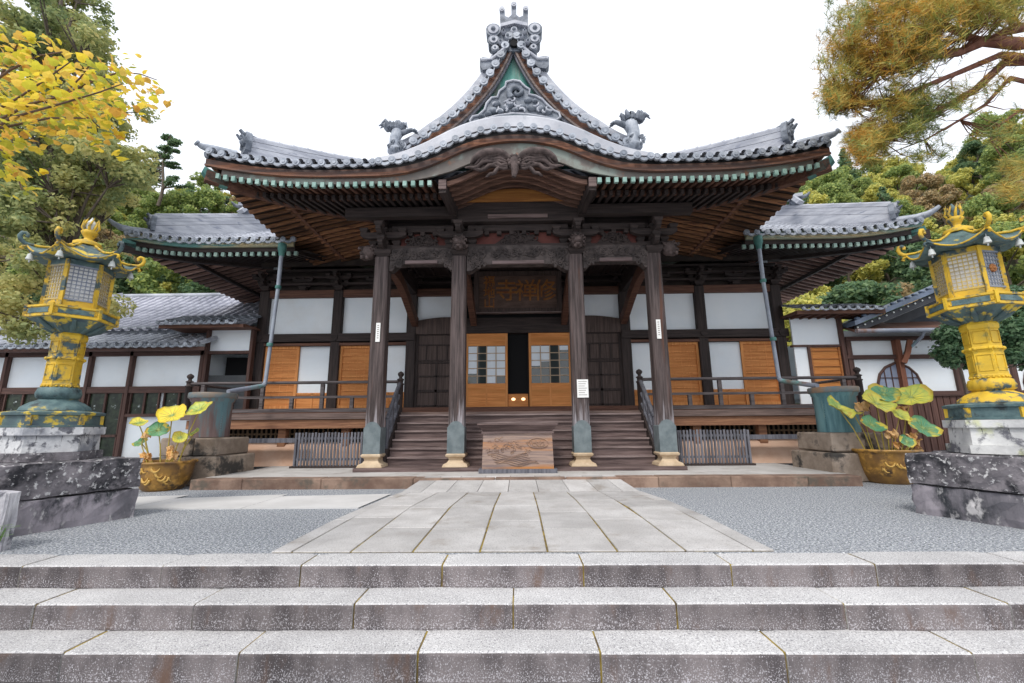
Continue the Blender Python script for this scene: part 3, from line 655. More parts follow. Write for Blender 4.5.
# carved winged pendant
mb = MB(); cdw = MATS['carved_dark_wood']
for s_ in (-1, 1):
    def wp(f, g): # f along the wing, g down from the crest
        cx_ = s_*(.05+.98*f); cz_ = 7.40+.42*math.sin(min(1, f*1.25)*PI*.5)-.42*f*f-g*(.42*math.sin(PI*(.12+.8*f)))-.05*f; return (cx_, YE-.05-.10*math.sin(PI*f)*(1-g)+.03*g, cz_+.03*math.sin(9*f+5*g))
    lo = [wp(k/12, .80) for k in range(13)]; hi = [wp(k/12, 0) for k in range(13)]
    mb.strip([(p[0], p[2]) for p in lo], [(p[0], p[2]) for p in hi], YE-.01, YE+.07)
    mb.tube([wp(k/12, 0) for k in range(13)], [.06+.035*math.sin(PI*k/12) for k in range(12)]+[.02], 8)
    for q in range(6):
        g0 = .15+.15*q
        mb.tube([wp(.10+(.80-.10*q*(q%2)+.12*(q%3))*k/10, g0+(.25+.12*(q%3))*(k/10)**2+.07*math.sin(k*1.5+q)) for k in range(11)], [.03+.022*math.sin(PI*k/10) for k in range(10)]+[.01], 6)
mb.ball((0, YE-.06, 7.36), (.15, .11, .19), 10); mb.tube([(0, YE-.05, 7.34), (.02, YE-.09, 7.16), (-.01, YE-.07, 6.98)], [.12, .09, .05], 8)
for k in range(10): a = k*.63; mb.ball((.13*math.cos(a), YE-.12, 7.38+.13*math.sin(a)), (.045, .04, .05), 6)
mb.build('winged_carving', cdw, roof)

# --- upper gable
YG = 9.85
gx = [0, .25, .6, 1.0, 1.38, 1.8, 2.25, 2.78]; gz = [11.62, 11.30, 10.83, 10.12, 9.60, 9.22, 8.85, 8.42]
_gp = [(508, 38), (503, 49), (498, 59), (493, 68), (486, 79), (478, 89), (470, 98), (461.6, 106.6), (453, 114), (444.5, 121), (433.5, 128), (424, 135), (414.5, 141), (405, 146)]
_ga = [at(a, b, 9.79) for a, b in _gp]; gx = [0]+[abs(p.x+.10) for p in _ga]; gz = [_ga[0].z+.28]+[p.z for p in _ga]
_gk = np.interp(np.arange(-3.3, 3.31, .02), [-3.3]+[-q for q in gx[:0:-1]]+gx+[3.3], [gz[-1]-.12]+gz[:0:-1]+gz+[gz[-1]-.12]); _w = np.hanning(11)/np.hanning(11).sum()
_gs = np.interp(np.arange(0, 3.3, .02), np.arange(-3.3, 3.31, .02), np.convolve(np.pad(_gk, 5, 'edge'), _w, 'valid'))
def G(x): return float(np.interp(abs(x), np.arange(0, 3.3, .02), _gs))
mb = MB(); fx = np.arange(0, 2.95, .01); fz = np.array([G(x) for x in fx]); arc = np.concatenate([[0], np.cumsum(np.hypot(np.diff(fx), np.diff(fz)))])
n = int(arc[-1]/.31); gp = [float(np.interp(arc[-1]*(i+.7)/n, arc, fx)) for i in range(n)]
for s_ in (-1, 1): eave_discs(mb, [(s_*x, YG-.06, G(x)) for x in gp], .11)
mb.build('gable_eave_tiles', discm, roof)
for s_ in (-1, 1):
    xs = [s_*(.12+2.85*i/36) for i in range(37)]
    if s_ < 0: xs = xs[::-1]
    band_curve(xs, G, YG+.03, 0, .20, .4, 'gable_verge', ridgem, roof, .11)
    def pf(q, t, s_=s_):
        x = s_*(.05+2.95*t); return Vector((x, YG+.4+q, G(x)+.05))
    mb = MB(); ribs(mb, lambda q, t, s_=s_: Vector((s_*(3.0-2.95*t), YG+.4+q, G(3.0-2.95*t)+.06)), 4.6, 6, .31, .07); mb.build('gable_roof_slope', tile, roof)
    # bargeboards: russet board and grey moulding
    X_ = [.02+2.95*i/30 for i in range(31)]
    def off(x, d):
        sl_ = (G(x+.02)-G(max(x-.02, 0)))/(.04 if x > .02 else .03); nn = Vector((sl_, 0, -1)).normalized(); return (s_*max(.0, x+nn.x*d), G(x)+nn.z*d)
    mb = MB(); mb.strip([off(x, .15+.03*x) for x in X_], [off(x, .0) for x in X_], YG+.04, YG+.12); mb.build('bargeboard', gablew, roof)
    mb = MB(); mb.strip([off(x, .19+.03*x) for x in X_], [off(x, .14+.03*x) for x in X_], YG+.00, YG+.10); mb.strip([off(x, .24+.04*x) for x in X_], [off(x, .18+.03*x) for x in X_], YG+.06, YG+.13, 1); mb.build('grey_moulding', [wood('taupe_moulding', (.11, .085, .075), (.26, .20, .18), 'x'), greyw], roof)
mb = MB(); gxs = [-2.6+5.2*i/40 for i in range(41)]; mb.strip([(x, 7.8) for x in gxs], [(x, max(7.9, G(x)-.12)) for x in gxs], YG+.22, YG+.28); mb.build('gable_wall', gwall, roof)
mb = MB(); mb.box(-.17, .17, YG+.3, 14.6, 11.45, 11.9); mb.tube([(0, YG+.3, 11.98), (0, 14.6, 11.98)], .12, 10); mb.build('main_ridge', ridgem, roof)
# wave carving in the gable
def gp_(px, py, dy=0): return ((px-511.5)*.0258, YG+dy, 11.33-(py-47)*.0322+.02)
mb = MB(); out = [(467, 118), (470, 114), (476, 113), (482, 108), (484, 102), (489, 97), (495, 96.5), (497, 91), (503, 87), (504, 82.5), (511, 81), (518, 82), (523, 87), (528, 90), (527, 94.5), (534, 96), (540, 99), (545, 104), (552, 110), (557, 112), (558.5, 116), (554, 119), (540, 115.5), (525, 113), (511, 112), (496, 113.5), (480, 117), (470, 121)]
P2 = [(gp_(a, b)[0], gp_(a, b)[2]) for a, b in out]
n = len(P2); mb.v += [(x, YG+y, z) for y in (.04, .17) for x, z in P2]
c0 = [(sum(p[0] for p in P2)/n, sum(p[1] for p in P2)/n)][0]
for i in range(n):
    j = (i+1) % n; mb.f.append((i, n+i, n+j, j)); mb.m.append(0); mb.sm.append(False)
mb.f.append(tuple(range(n))); mb.m.append(1); mb.sm.append(False)
mb.tube([gp_(a, b, .02) for a, b in out+out[:1]], .035, 6, 0)
spiral = [gp_(515+9*(1-k/14)*math.cos(k*.62+2.2), 93+8*(1-k/14)*math.sin(k*.62+2.2)*.8, .0) for k in range(14)]
mb.tube(spiral, [.09-.004*k for k in range(14)], 7, 1)
for (a, b, r) in ((502, 107, .13), (508, 104, .12), (498, 110, .1), (491, 109, .12), (486, 112, .09), (520, 106, .10), (530, 107, .13), (538, 108, .13), (546, 111, .11), (513, 109, .1), (526, 100, .1), (494, 103, .1), (533, 101, .07), (479, 114, .08)):
    p = gp_(a, b, .03); mb.ball(p, (r*1.1, .09, r*.8), 8, 1)
for k in range(26):
    a, b = rnd.uniform(478, 548), rnd.uniform(99, 112); q = rnd.uniform(2, 4); ph = rnd.uniform(0, 6)
    if b < 97+abs(a-511)*.3: continue
    mb.tube([gp_(a+q*math.cos(ph+j*.6), b+q*.7*math.sin(ph+j*.6), -.03) for j in range(6)], [.02, .03, .035, .03, .025, .015], 5, 0)
mb.build('wave_carving', [ridgem, orn], roof)
# great ridge-end tile with three-pronged crown
def op(px, py): return ((px-513.5)*.0270+.03, 12.48-(py-8)*.0323)
mb = MB()
def pp(poly, y0, y1, mi=0): mb.plate([op(a, b) for a, b in poly], YG+y0, YG+y1, mi)
pp([(499, 9), (504, 9), (504.6, 16), (508, 17.5), (511, 15), (511, 4), (516, 4), (516, 15), (519, 17.5), (522.6, 16), (523, 9), (528, 9), (527.5, 23.5), (514, 20.5), (500, 23.5)], -.05, .35)
pp([(500, 25), (514, 21.5), (527, 25), (527, 28), (514, 25), (500, 28)], -.10, .3, 1)
for a in (501.5, 513.5, 525.5):
    x, z = op(a, 8.5 if a != 513.5 else 4); mb.disc((x, YG-.05, z-.05), .075, .05, (0, -1, 0), 10, 1, True)
pp([(501, 28), (514, 25), (526, 28), (529, 36), (526, 44), (519, 50), (508, 50), (501, 44), (498, 36)], -.02, .25)
x, z = op(513.5, 44); mb.tube([(x, YG-.10, z), (x, YG+.1, z)], .11, 12, 2)  # black disc paints the shade of the hole
for (a, b, r) in ((513.5, 32, 4.5), (507, 38, 3.4), (520, 38, 3.4), (503, 33, 2.6), (524, 33, 2.6), (500, 43, 3), (527, 43, 3), (504, 47, 2.5), (523, 47, 2.5)):
    x, z = op(a, b); mb.ball((x, YG-.06, z), (r*.024, .1, r*.028), 8, 1); mb.ball((x, YG-.14, z), (r*.012, .05, r*.014), 6)
for s_ in (-1, 1):
    for (a, b, r) in ((14.3, 31, .19), (14, 41, .15), (13, 49, .10)):
        x, z = op(513.5+s_*(a+.5)*1.35/1.35*1.4, b); mb.tube([(x, YG-.1, z), (x, YG+.22, z)], r*1.05, 14, 0); mb.tube([(x, YG-.13, z), (x, YG-.1, z)], r*.75, 14, 1); mb.ball((x, YG-.13, z), r*.35, 6)
    poly = [(6, 46), (12, 50), (22, 58), (31, 57), (34, 58), (34, 65), (31, 69), (24, 68), (14, 60), (9, 55)]
    mb.plate([op(513.5+s_*a, b) for a, b in poly], YG-.08, YG+.15)
    pts = [op(513.5+s_*a, b) for a, b in ((8, 48), (15, 54), (23, 60), (33, 60))]; mb.tube([(x, YG-.09, z) for x, z in pts], .045, 6, 1)
mb.build('ridge_end_crown', [orn, ridgem, black], roof)
# beasts standing on their forepaws at the foot of the gable
def roof_beast(cx, s_, zb, h):
    """s_ = direction of the outstretched paw"""
    mb = MB(); y = YG-.12; k = h/1.15
    mb.ball((cx, y, zb+.12*k), (.26*k, .2, .16*k), 10, 1)
    r_ = random.Random(3)
    for j in range(16): a = r_.uniform(-PI, PI); c = (cx+.2*k*math.cos(a), y-.12, zb+.2*k+.14*k*math.sin(a)); mb.tube([c, (c[0]+.07, c[1]-.04, c[2]+.02), (c[0]+.05, c[1]-.02, c[2]-.07)], [.04, .04, .015], 5)
    mb.tube([(cx, y, zb+.1*k), (cx-.03*s_, y, zb+.34*k), (cx-.04*s_, y, zb+.56*k), (cx+.03*s_, y, zb+.76*k), (cx, y, zb+.86*k)], [.19*k, .17*k, .16*k, .19*k, .12*k], 12, 1)
    mb.tube([(cx+.08*s_, y, zb+.72*k), (cx+.25*s_, y-.03, zb+.76*k), (cx+.4*s_, y-.05, zb+.80*k), (cx+.5*s_, y-.05, zb+.74*k)], [.10*k, .075*k, .06*k, .045*k], 8, 0)
    for q in (-1, 0, 1): mb.tube([(cx+.47*s_, y-.05+q*.05, zb+.76*k), (cx+.56*s_, y-.05+q*.07, zb+.70*k)], [.035, .012], 5)
    for j in range(20):          # mane / tail tuft on top
        a = -1+2*j/19; b = (cx-.06*s_+.2*a*k, y+r_.uniform(-.1, .1), zb+.88*k)
        mb.tube([b, (b[0]+.06*a, b[1]-.03, b[2]+.08*k), (b[0]+.13*a, b[1]-.06, b[2]+.11*k+.06*r_.random()), (b[0]+.2*a-.04*s_, b[1]-.05, b[2]+.03*k+.12*r_.random())], [.07, .07, .05, .012], 6, 0)
    mb.build('beast_ornament', [orn, discm], roof)
roof_beast(-3.00, 1, 8.03, .95); roof_beast(2.98, -1, 8.02, 1.12)
roof.location.x -= .07

# --- main hall roof ------------------------------------------------------
HX, HY, HYB = 12.3, 12.4, 27.0
def HU(x, y): r = math.hypot(max(HX-abs(x), 0), max(y-HY, 0)); return .34*max(0, 1-r/2.6)**1.8
def htop(x, y): d = max(0, min(y-HY, HX-abs(x), HYB-y)); return 7.02+HU(x, y)+.57*d
HR = MB()
for s_ in (-1, 1):
    def Pf(q, t, s_=s_):
        x = -HX+q if s_ < 0 else 6.9+q
        y = HY+t*max(min(HX-abs(x)+.02, 5.5), .02); return Vector((x, y, htop(x, y)))
    ribs(HR, Pf, HX-6.9, 14, .31, .075)
    def Ps(q, t, s_=s_):
        y = HY+q; x = s_*(HX-t*max(min(q+.02, 5.), .02)); return Vector((x, y, htop(x, y)))
    ribs(HR, Ps, 10, 12, .31, .075)
HR.grid(lambda u, v: (-HX+.4+(2*HX-.8)*u, HY+1.2+(HYB-HY-1.2)*v, htop(-HX+.4+(2*HX-.8)*u, HY+1.2+(HYB-HY-1.2)*v)-.05), 60, 30)
hroof = HR.build('hall_roof', tile, T)
mb = MB()
for s_ in (-1, 1):
    eave_discs(mb, [(s_*x, HY-.03, 6.99+HU(x, HY)) for x in np.arange(6.95, HX, .31)], .085)
    eave_discs(mb, [(s_*(HX+.02), y, 6.99+HU(HX, y)) for y in np.arange(HY+.1, 22, .31)], .085, (s_, 0, 0))
split(mb, 'eave_tiles', discm, hroof)
for s_ in (-1, 1):
    hip(s_, HX+.02, HY-.02, 7.06, 7.5, .57, hroof, .50, .34, .45, .30)
    # second-stage ridge ornament
    t = 2.4; p = (s_*(HX-t), HY+t-.30, 7.06+.57*t+.72)
    mb = MB(); mb.bar((p[0]+s_*.3, p[1]-.2, p[2]+.12), (p[0]-s_*.4, p[1]+.2, p[2]+.16), .30, .12, 1); mb.bar((p[0]-s_*.15, p[1]-.35, p[2]-.02), (p[0]-s_*.05, p[1]-.55, p[2]-.34), .30, .13, 1)
    mb.ball((p[0]+s_*.15, p[1], p[2]), (.2, .2, .16), 8); mb.tube([(p[0]+s_*.2, p[1]-.1, p[2]+.05), (p[0]+s_*.42, p[1]-.25, p[2]+.1), (p[0]+s_*.5, p[1]-.3, p[2]+.2)], [.07, .06, .03], 6)
    mb.build('ridge_ornament', [orn, ridgem], hroof)
    mb = MB(); pts = [(s_*(HX-.5), HY+.45, 7.50), (s_*(HX-.1), HY+.05, 7.42), (s_*(HX+.12), HY-.12, 7.46), (s_*(HX+.24), HY-.24, 7.54), (s_*(HX+.32), HY-.32, 7.62)]
    mb.tube(pts, [.13, .12, .095, .07, .05], 10); mb.build('corner_horn', discm, hroof)
xh = [s for s in [-HX-.02+(2*HX+.04)*i/120 for i in range(121)]]
for s_ in (-1, 1):
    xx = [x for x in xh if x*s_ > 6.8]
    mb = MB(); mb.strip([(x, 6.80+HU(x, HY)) for x in xx], [(x, 6.93+HU(x, HY)) for x in xx], HY+.02, HY+.10); mb.strip([(x, 6.9+HU(x, HY)) for x in xx], [(x, 7.07+HU(x, HY)) for x in xx], HY+.05, HY+.12); mb.build('eave_gutter_board', wood('green_gold_board', (.22, .28, .22), (.42, .32, .17), 'x', spots=((.10, .22, .2), 1.0, .55, .05)), hroof)
    mb = MB(); mb.strip([(x, 6.68+HU(x, HY)*.9) for x in xx], [(x, 6.81+HU(x, HY)*.95) for x in xx], HY+.12, HY+.20); mb.build('eave_fascia', wx, hroof)
def HZ(x, y): d = max(0, min(y-HY, HX-abs(x))); return 6.62+HU(x, y)*.85+.26*d
mb = MB(); cap = MB(); sd_ = MB()
x = 6.95
while x < HX-.15:
    for s_ in (-1, 1):
        y1 = HY+min(2.6, HX-x); mb.bar((s_*x, HY+.2, HZ(x, HY+.2)), (s_*x, y1, HZ(x, y1)), .085, .11); cap.box(s_*x-.05, s_*x+.05, HY+.13, HY+.21, HZ(x, HY)-.065, HZ(x, HY)+.055)
    x += .23
y = HY+.35
while y < 21:
    for s_ in (-1, 1):
        x1 = HX-min(y-HY, 3.3); sd_.bar((s_*(HX-.15), y, HZ(HX-.15, y)+.02), (s_*x1, y, HZ(x1, y)+.02), .09, .08)
    y += .3
split(mb, 'front_rafters', wy, hroof); capsplit(cap, 'rafter_cap', mat('dull_green_cap', (.20, .32, .28), (.34, .45, .39), scale=4, rough=.6, bump=.1, island=.15), hroof); split(sd_, 'side_rafters', wood('mauve_brown_rafter', (.17, .095, .08), (.36, .22, .18), 'x', island=.5), hroof)
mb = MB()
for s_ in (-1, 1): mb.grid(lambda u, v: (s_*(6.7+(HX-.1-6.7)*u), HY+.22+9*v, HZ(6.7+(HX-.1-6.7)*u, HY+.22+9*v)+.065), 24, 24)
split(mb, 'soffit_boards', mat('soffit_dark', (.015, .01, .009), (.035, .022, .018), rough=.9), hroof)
mb = MB()
for s_ in (-1, 1):
    mb.sweep([(s_*(HX+.1-t), HY-.1+t, HZ(HX-t, HY+t)-.06) for t in (0, .5, 1.2, 2.2, 3.2)], [(-.09, -.15), (.09, -.15), (.09, .12), (-.09, .12)])
    mb.sweep([(s_*(HX-1.2), y, HZ(HX-1.2, y)-.10) for y in (HY+1.2, 14, 15.5, 17, 20)], [(-.05, -.06), (.05, -.06), (.05, .06), (-.05, .06)])
split(mb, 'hip_rafter', wx, hroof)
mb = MB()
for s_ in (-1, 1): mb.sweep([(s_*(HX+.05), HY-.05, 7.02), (s_*(HX-.15), HY+.15, 6.96), (s_*(HX-.35), HY+.35, 6.9)], [(-.09, -.10), (.09, -.10), (.09, .09), (-.09, .09)])
split(mb, 'hip_rafter_cap', copper, hroof)

# --- hall front wall ------------------------------------------------------
PW = [1.98, 3.76, 6.43, 9.10]
XW = X0*.5
for s_ in (-1, 1):
    for x in PW:
        r = .17 if x > 3 else .14
        mb = MB(); mb.box(XW+s_*x-r, XW+s_*x+r, YW-.19, YW+.15, .25, 6.1, 0, 0, .02); mb.build('wall_post', wz, T)
        bracket(XW+s_*x, YW-.1, 6.12, .75, 2, 'bracket_set', T)
    for a, b in ((3.76, 6.43), (6.43, 9.10), (1.98, 3.76)):
        mb = MB(); x0, x1 = sorted((XW+s_*(a+.17), XW+s_*(b-.17))); mb.box(x0, x1, YW-.16, YW+.1, 5.86, 6.12); mb.build('head_beam', redw, T)
        n_ = 2
        if b > 3.8:
            m_ = (a+b)/2; bracket(XW+s_*m_, YW-.05, 6.14, .6, 2, 'bracket_set', T, False)
    # nageshi rail running over the posts
    mb = MB(); x0, x1 = sorted((XW+s_*3.62, XW+s_*9.34)); mb.box(x0, x1, YW-.24, YW-.19, 4.22, 4.50); mb.box(x0, x1, YW-.185, YW-.1, 4.08, 4.17, 1)
    for x in (6.43, 9.1): mb.tube([(XW+s_*x, YW-.27, 4.36), (XW+s_*x, YW-.24, 4.36)], .12, 6, 0)
    mb.build('lintel_rail', [wx, redw], T)
    for k, (a, b) in enumerate(((3.93, 6.26), (6.60, 8.93))):
        x0, x1 = sorted((XW+s_*a, XW+s_*b)); mb = MB(); mb.box(x0, x1, YW, YW+.05, 4.52, 5.86); mb.build('plaster_panel', plaster, T)
        mid = a+1.12 if k == 0 else a+1.12
        # white inner half with orange foot board
        x0, x1 = sorted((XW+s_*a, XW+s_*mid)); mb = MB(); mb.box(x0, x1, YW, YW+.05, 2.42, 4.08); mb.build('plaster_panel', plaster, T)
        mb = MB(); mb.box(x0, x1, YW-.03, YW+.04, 1.90, 2.42); mb.box((x0+x1)/2-.025, (x0+x1)/2+.025, YW-.05, YW-.03, 1.9, 2.42, 1); mb.box(x0, x1, YW-.05, YW-.03, 2.38, 2.44, 1); mb.build('foot_board', [orw, orz], T)
        # sliding timber panel
        x0, x1 = sorted((XW+s_*mid, XW+s_*b)); mb = MB()
        mb.box(x0, x0+.08, YW-.08, YW-.02, 1.9, 4.08, 1); mb.box(x1-.08, x1, YW-.08, YW-.02, 1.9, 4.08, 1); mb.box(x0+.08, x1-.08, YW-.08, YW-.02, 3.99, 4.08, 1); mb.box(x0+.08, x1-.08, YW-.08, YW-.02, 1.9, 2.0, 1)
        mb.box(x0+.08, x1-.08, YW-.03, YW, 2.0, 3.99, 0)
        for q in range(1, 8): z = 2.0+q*1.99/8; mb.box(x0+.08, x1-.08, YW-.055, YW-.03, z-.018, z+.018, 1)
        for q in (1, 2, 3): x = x0+.08+q*(x1-x0-.16)/4; mb.box(x-.006, x+.006, YW-.036, YW-.03, 2.0, 3.99, 1)
        mb.build('sliding_shutter', [orw, orz], T)
    # dark panelled door bay with arched head, white plaster above
    x0, x1 = sorted((XW+s_*2.12, XW+s_*3.59)); mb = MB(); mb.box(x0, x1, YW, YW+.05, 5.0, 5.86); mb.build('plaster_panel', plaster, T)
    mb = MB(); mb.box(x0, x1, YW-.06, YW, 1.88, 4.72)
    n = 16; xs_ = [x0+(x1-x0)*i/n for i in range(n+1)]
    mb.strip([(x, 4.45) for x in xs_], [(x, 4.86+.20*math.sin(PI*(.12+.5*(x-x0)/(x1-x0) if s_ < 0 else .62-.5*(x-x0)/(x1-x0)))) for x in xs_], YW-.16, YW-.02)
    for z in (1.94, 2.42, 2.46, 2.95, 3.42, 3.50, 4.05, 4.42): mb.box(x0, x1, YW-.10, YW-.06, z, z+.045, 1)
    mb.box((x0+x1)/2-.04, (x0+x1)/2+.04, YW-.10, YW-.06, 1.94, 3.42, 1); mb.box(x0, x0+.08, YW-.11, YW-.06, 1.9, 4.4, 1); mb.box(x1-.08, x1, YW-.11, YW-.06, 1.9, 4.4, 1)
    for q in (1, 2, 3): x = x0+q*(x1-x0)/4; mb.box(x-.02, x+.02, YW-.09, YW-.06, 3.55, 4.05, 1)
    mb.build('panelled_door', [dkpanel, wz], T)
    # glazed sliding doors
    x0, x1 = sorted((XW+s_*.37, XW+s_*1.83)); D = MB()
    D.box(x0, x0+.08, YW-.1, YW-.05, 1.87, 4.46, 1); D.box(x1-.08, x1, YW-.1, YW-.05, 1.87, 4.46, 1); D.box(x0+.08, x1-.08, YW-.1, YW-.05, 4.02, 4.46, 0); D.box(x0+.08, x1-.08, YW-.1, YW-.05, 1.87, 2.70, 0)
    D.box((x0+x1)/2-.03, (x0+x1)/2+.03, YW-.115, YW-.1, 1.95, 2.66, 1)
    door = D.build('glazed_door', [orw, orz], T)
    mb = MB()
    for q in range(1, 4): x = x0+.08+q*(x1-x0-.16)/4; mb.box(x-.016, x+.016, YW-.1, YW-.06, 2.70, 4.02)
    for q in range(1, 5): z = 2.70+q*1.32/5; mb.box(x0+.08, x1-.08, YW-.095, YW-.065, z-.014, z+.014)
    mb.build('muntins', mat('pale_muntin', (.42, .30, .20), (.5, .38, .27), scale=4), door)
    mb = MB(); mb.box(x0+.08, x1-.08, YW-.07, YW-.065, 2.70, 4.02); 
    mb.build('window_panes', glassw, door)
    mb = MB(); w4 = (x1-x0-.16)/4
    for q, zl in (((0, 3.05), (2, 2.72), (3, 2.95)) if s_ < 0 else ((0, 3.3), (1, 3.45), (3, 3.85))): mb.box(x0+.09+q*w4, x0+.07+(q+1)*w4, YW-.078, YW-.073, zl, 4.0); mb.build('pale_sheet', mat('pale_blue_sheet', (.74, .80, .86), rough=.6), door); mb = MB()  # pale sheets in front of some pane columns
mb = MB(); mb.box(XW-1.84, XW+1.84, YW-.14, YW+.1, 4.47, 5.02); mb.box(XW-1.84, XW+1.84, YW-.05, YW+.1, 5.02, 6.1, 1); mb.build('door_header', [wx, black], T)
mb = MB(); mb.box(XW-1.84, XW+1.84, YW-.2, YW+.1, 5.86, 6.15); mb.build('head_beam', wx, T)
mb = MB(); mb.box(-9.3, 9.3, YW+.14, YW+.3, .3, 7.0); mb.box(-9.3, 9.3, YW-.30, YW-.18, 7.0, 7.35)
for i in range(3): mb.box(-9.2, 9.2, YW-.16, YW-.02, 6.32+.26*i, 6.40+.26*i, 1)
mb.build('upper_wall', [mat('dark_brown_board', (.03, .022, .02), (.05, .038, .032), rough=.9), wx], T)  # very dark brown boards backing the front wall
mb = MB(); mb.box(-.35+XW, .33+XW, YW+.12, YW+.135, 1.9, 4.47); mb.build('dark_doorway', black, T)  # black sheet paints the unlit room between the doors
mb = MB(); mb.box(-.36+XW, .33+XW, YW-.04, YW+.1, 1.87, 2.34); mb.build('threshold_box', orw, T)
for s_ in (-1, 1):
    mb = MB(); mb.ball((s_*.17-.01+XW, YW-.05, 2.16), (.07, .03, .05), 8); lm = bpy.data.materials.get('warm_lamp')
    if not lm:
        lm = bpy.data.materials.new('warm_lamp'); lm.use_nodes = True; b = lm.node_tree.nodes['Principled BSDF']; b.inputs['Emission Color'].default_value = (1, .75, .4, 1); b.inputs['Emission Strength'].default_value = 1.4; b.inputs['Base Color'].default_value = (1, .8, .5, 1)
    mb.build('small_lamp', lm, T)
# hall side walls and back (real building volume)
mb = MB(); mb.box(-9.2, -9.05, YW+.3, 25, .3, 7.3); mb.box(9.05, 9.2, YW+.3, 25, .3, 7.3); mb.box(-9.2, 9.2, 25, 25.1, .3, 7.3); mb.build('side_wall', plaster, T)

# --- veranda, stairs, railings
mb = MB(); mb.box(-9.7, 9.7, 12.45, YW-.2, 1.60, 1.68); mb.box(-9.75, 9.75, 12.36, 12.45, 1.50, 1.67, 1); mb.box(-9.6, 9.6, YW-.75, YW-.17, 1.682, 1.88, 2)
mb.build('veranda_deck', [redy, deckw, redw], T)
mb = MB(); mb.box(-9.6, -3.35, 12.42, 12.56, 1.24, 1.49); mb.box(3.35, 9.6, 12.42, 12.56, 1.24, 1.49); split(mb, 'veranda_beam', brownb, T)
for s_ in (-1, 1):
    for x in (3.6, 5.05, 6.9, 8.9):
        mb = MB(); mb.box(s_*x-.11, s_*x+.11, 12.6, 12.8, .25, 1.24); mb.build('veranda_post', brownb, T)
    mb = MB()
    for k in range(42): x = s_*(3.5+k*.145); mb.box(x-.025, x+.025, 13.2, 13.24, .75, 1.45)
    mb.box(min(s_*3.4, s_*9.5), max(s_*3.4, s_*9.5), 13.19, 13.25, 1.05, 1.10); mb.build('under_floor_lattice', wood('ochre_lattice', (.10, .065, .04), (.24, .16, .09), 'z'), T)
    mb = MB(); x0, x1 = sorted((s_*3.4, s_*9.6)); mb.box(x0, x1, 13.27, 13.3, .2, 1.55); mb.build('crawl_space_shade', black, T)  # black sheet paints the shade under the floor
    mb = MB(); mb.sweep([(x0, 12.85, 0), (x1, 12.85, 0)], [(-.35, .2), (.45, .2), (.35, .62), (.2, .78), (0, .84), (-.2, .84)]); mb.build('earth_plinth', earth, T)
    mb = MB(); mb.box(min(s_*6.0, s_*8.2), max(s_*6.0, s_*8.2), 12.1, 12.3, .86, .98); mb.build('floor_rail', greyw, T)
# stairs
mb = MB(); rises = 6
for k in range(rises):
    z0 = .30+.217*k; y = 11.2+.2*k
    mb.box(-3.38, 3.38, y+.03, y+.25, z0, z0+.17, 0); mb.box(-3.38, 3.38, y-.01, y+.26, z0+.172, z0+.217, 1)
mb.build('wooden_stairs', [stepw, steptop], T)
mb = MB(); mb.box(-4.02, 3.95, 10.62, 11.2, .212, .30); mb.build('base_plank', stepw, T)
for s_ in (-1, 1):
    mb = MB(); mb.add([(s_*(3.39)+d, y, z) for d in (0, s_*.09) for y, z in ((11.2, .25), (12.5, 1.5), (12.5, 1.7), (12.2, 1.66), (11.15, .55))], [(0, 1, 2, 3, 4), (9, 8, 7, 6, 5)]+[(k, 5+k, 5+(k+1) % 5, (k+1) % 5) for k in range(5)]); mb.build('stair_stringer', wy, T)
    # sloping handrail
    xr = s_*3.46; r_ = MB()
    for dz in (.28, .58, .92): r_.tube([(xr, 11.32, .55+dz), (xr, 12.0, 1.25+dz), (xr, 12.35, 1.58+dz*.98)], .042 if dz < .9 else .055, 8)
    for k in range(3): y = 11.35+.38*k; r_.box(xr-.04, xr+.04, y-.04, y+.04, .55+(y-11.3)*1.03, 1.42+(y-11.3)*1.03)
    r_.build('stair_handrail', greyw, T)
def giboshi(x, y, z0, z1, name='newel_post'):
    mb = MB(); mb.lathe((x, y, 0), [(.085, z0), (.085, z1-.40), (.105, z1-.39), (.105, z1-.36), (.075, z1-.35), (.075, z1-.27), (.10, z1-.26), (.10, z1-.235), (.05, z1-.21), (.045, z1-.17), (.085, z1-.12), (.092, z1-.08), (.07, z1-.04), (.025, z1-.012), (.004, z1)], 12)
    return mb.build(name, wz, T)
for s_ in (-1, 1):
    giboshi(s_*3.46, 12.45, 1.6, 2.86); giboshi(s_*9.72, 12.5, 1.6, 2.86)
    mb = MB(); x0, x1 = sorted((s_*3.55, s_*9.72))
    mb.tube([(x0, 12.5, 2.56), (x1, 12.5, 2.56)], .045, 8); mb.box(x0, x1, 12.46, 12.54, 2.10, 2.17); mb.box(x0, x1, 12.44, 12.56, 1.70, 1.80)
    n = 7
    for k in range(n): x = x0+(x1-x0)*(k+.5)/n; mb.box(x-.05, x+.05, 12.455, 12.545, 1.8, 2.515 if k % 2 == 0 else 2.10)
    for k in range(8): y = 12.5+k*.3; 
    mb.tube([(s_*9.72, 12.5, 2.56), (s_*9.72, 14.7, 2.56)], .045, 8); mb.box(s_*9.72-.04, s_*9.72+.04, 12.5, 14.7, 2.10, 2.17); mb.box(s_*9.72-.05, s_*9.72+.05, 12.5, 14.7, 1.70, 1.80)
    mb.build('veranda_railing', wood('railing_wood', (.055, .045, .045), (.13, .11, .11), 'x'), T)

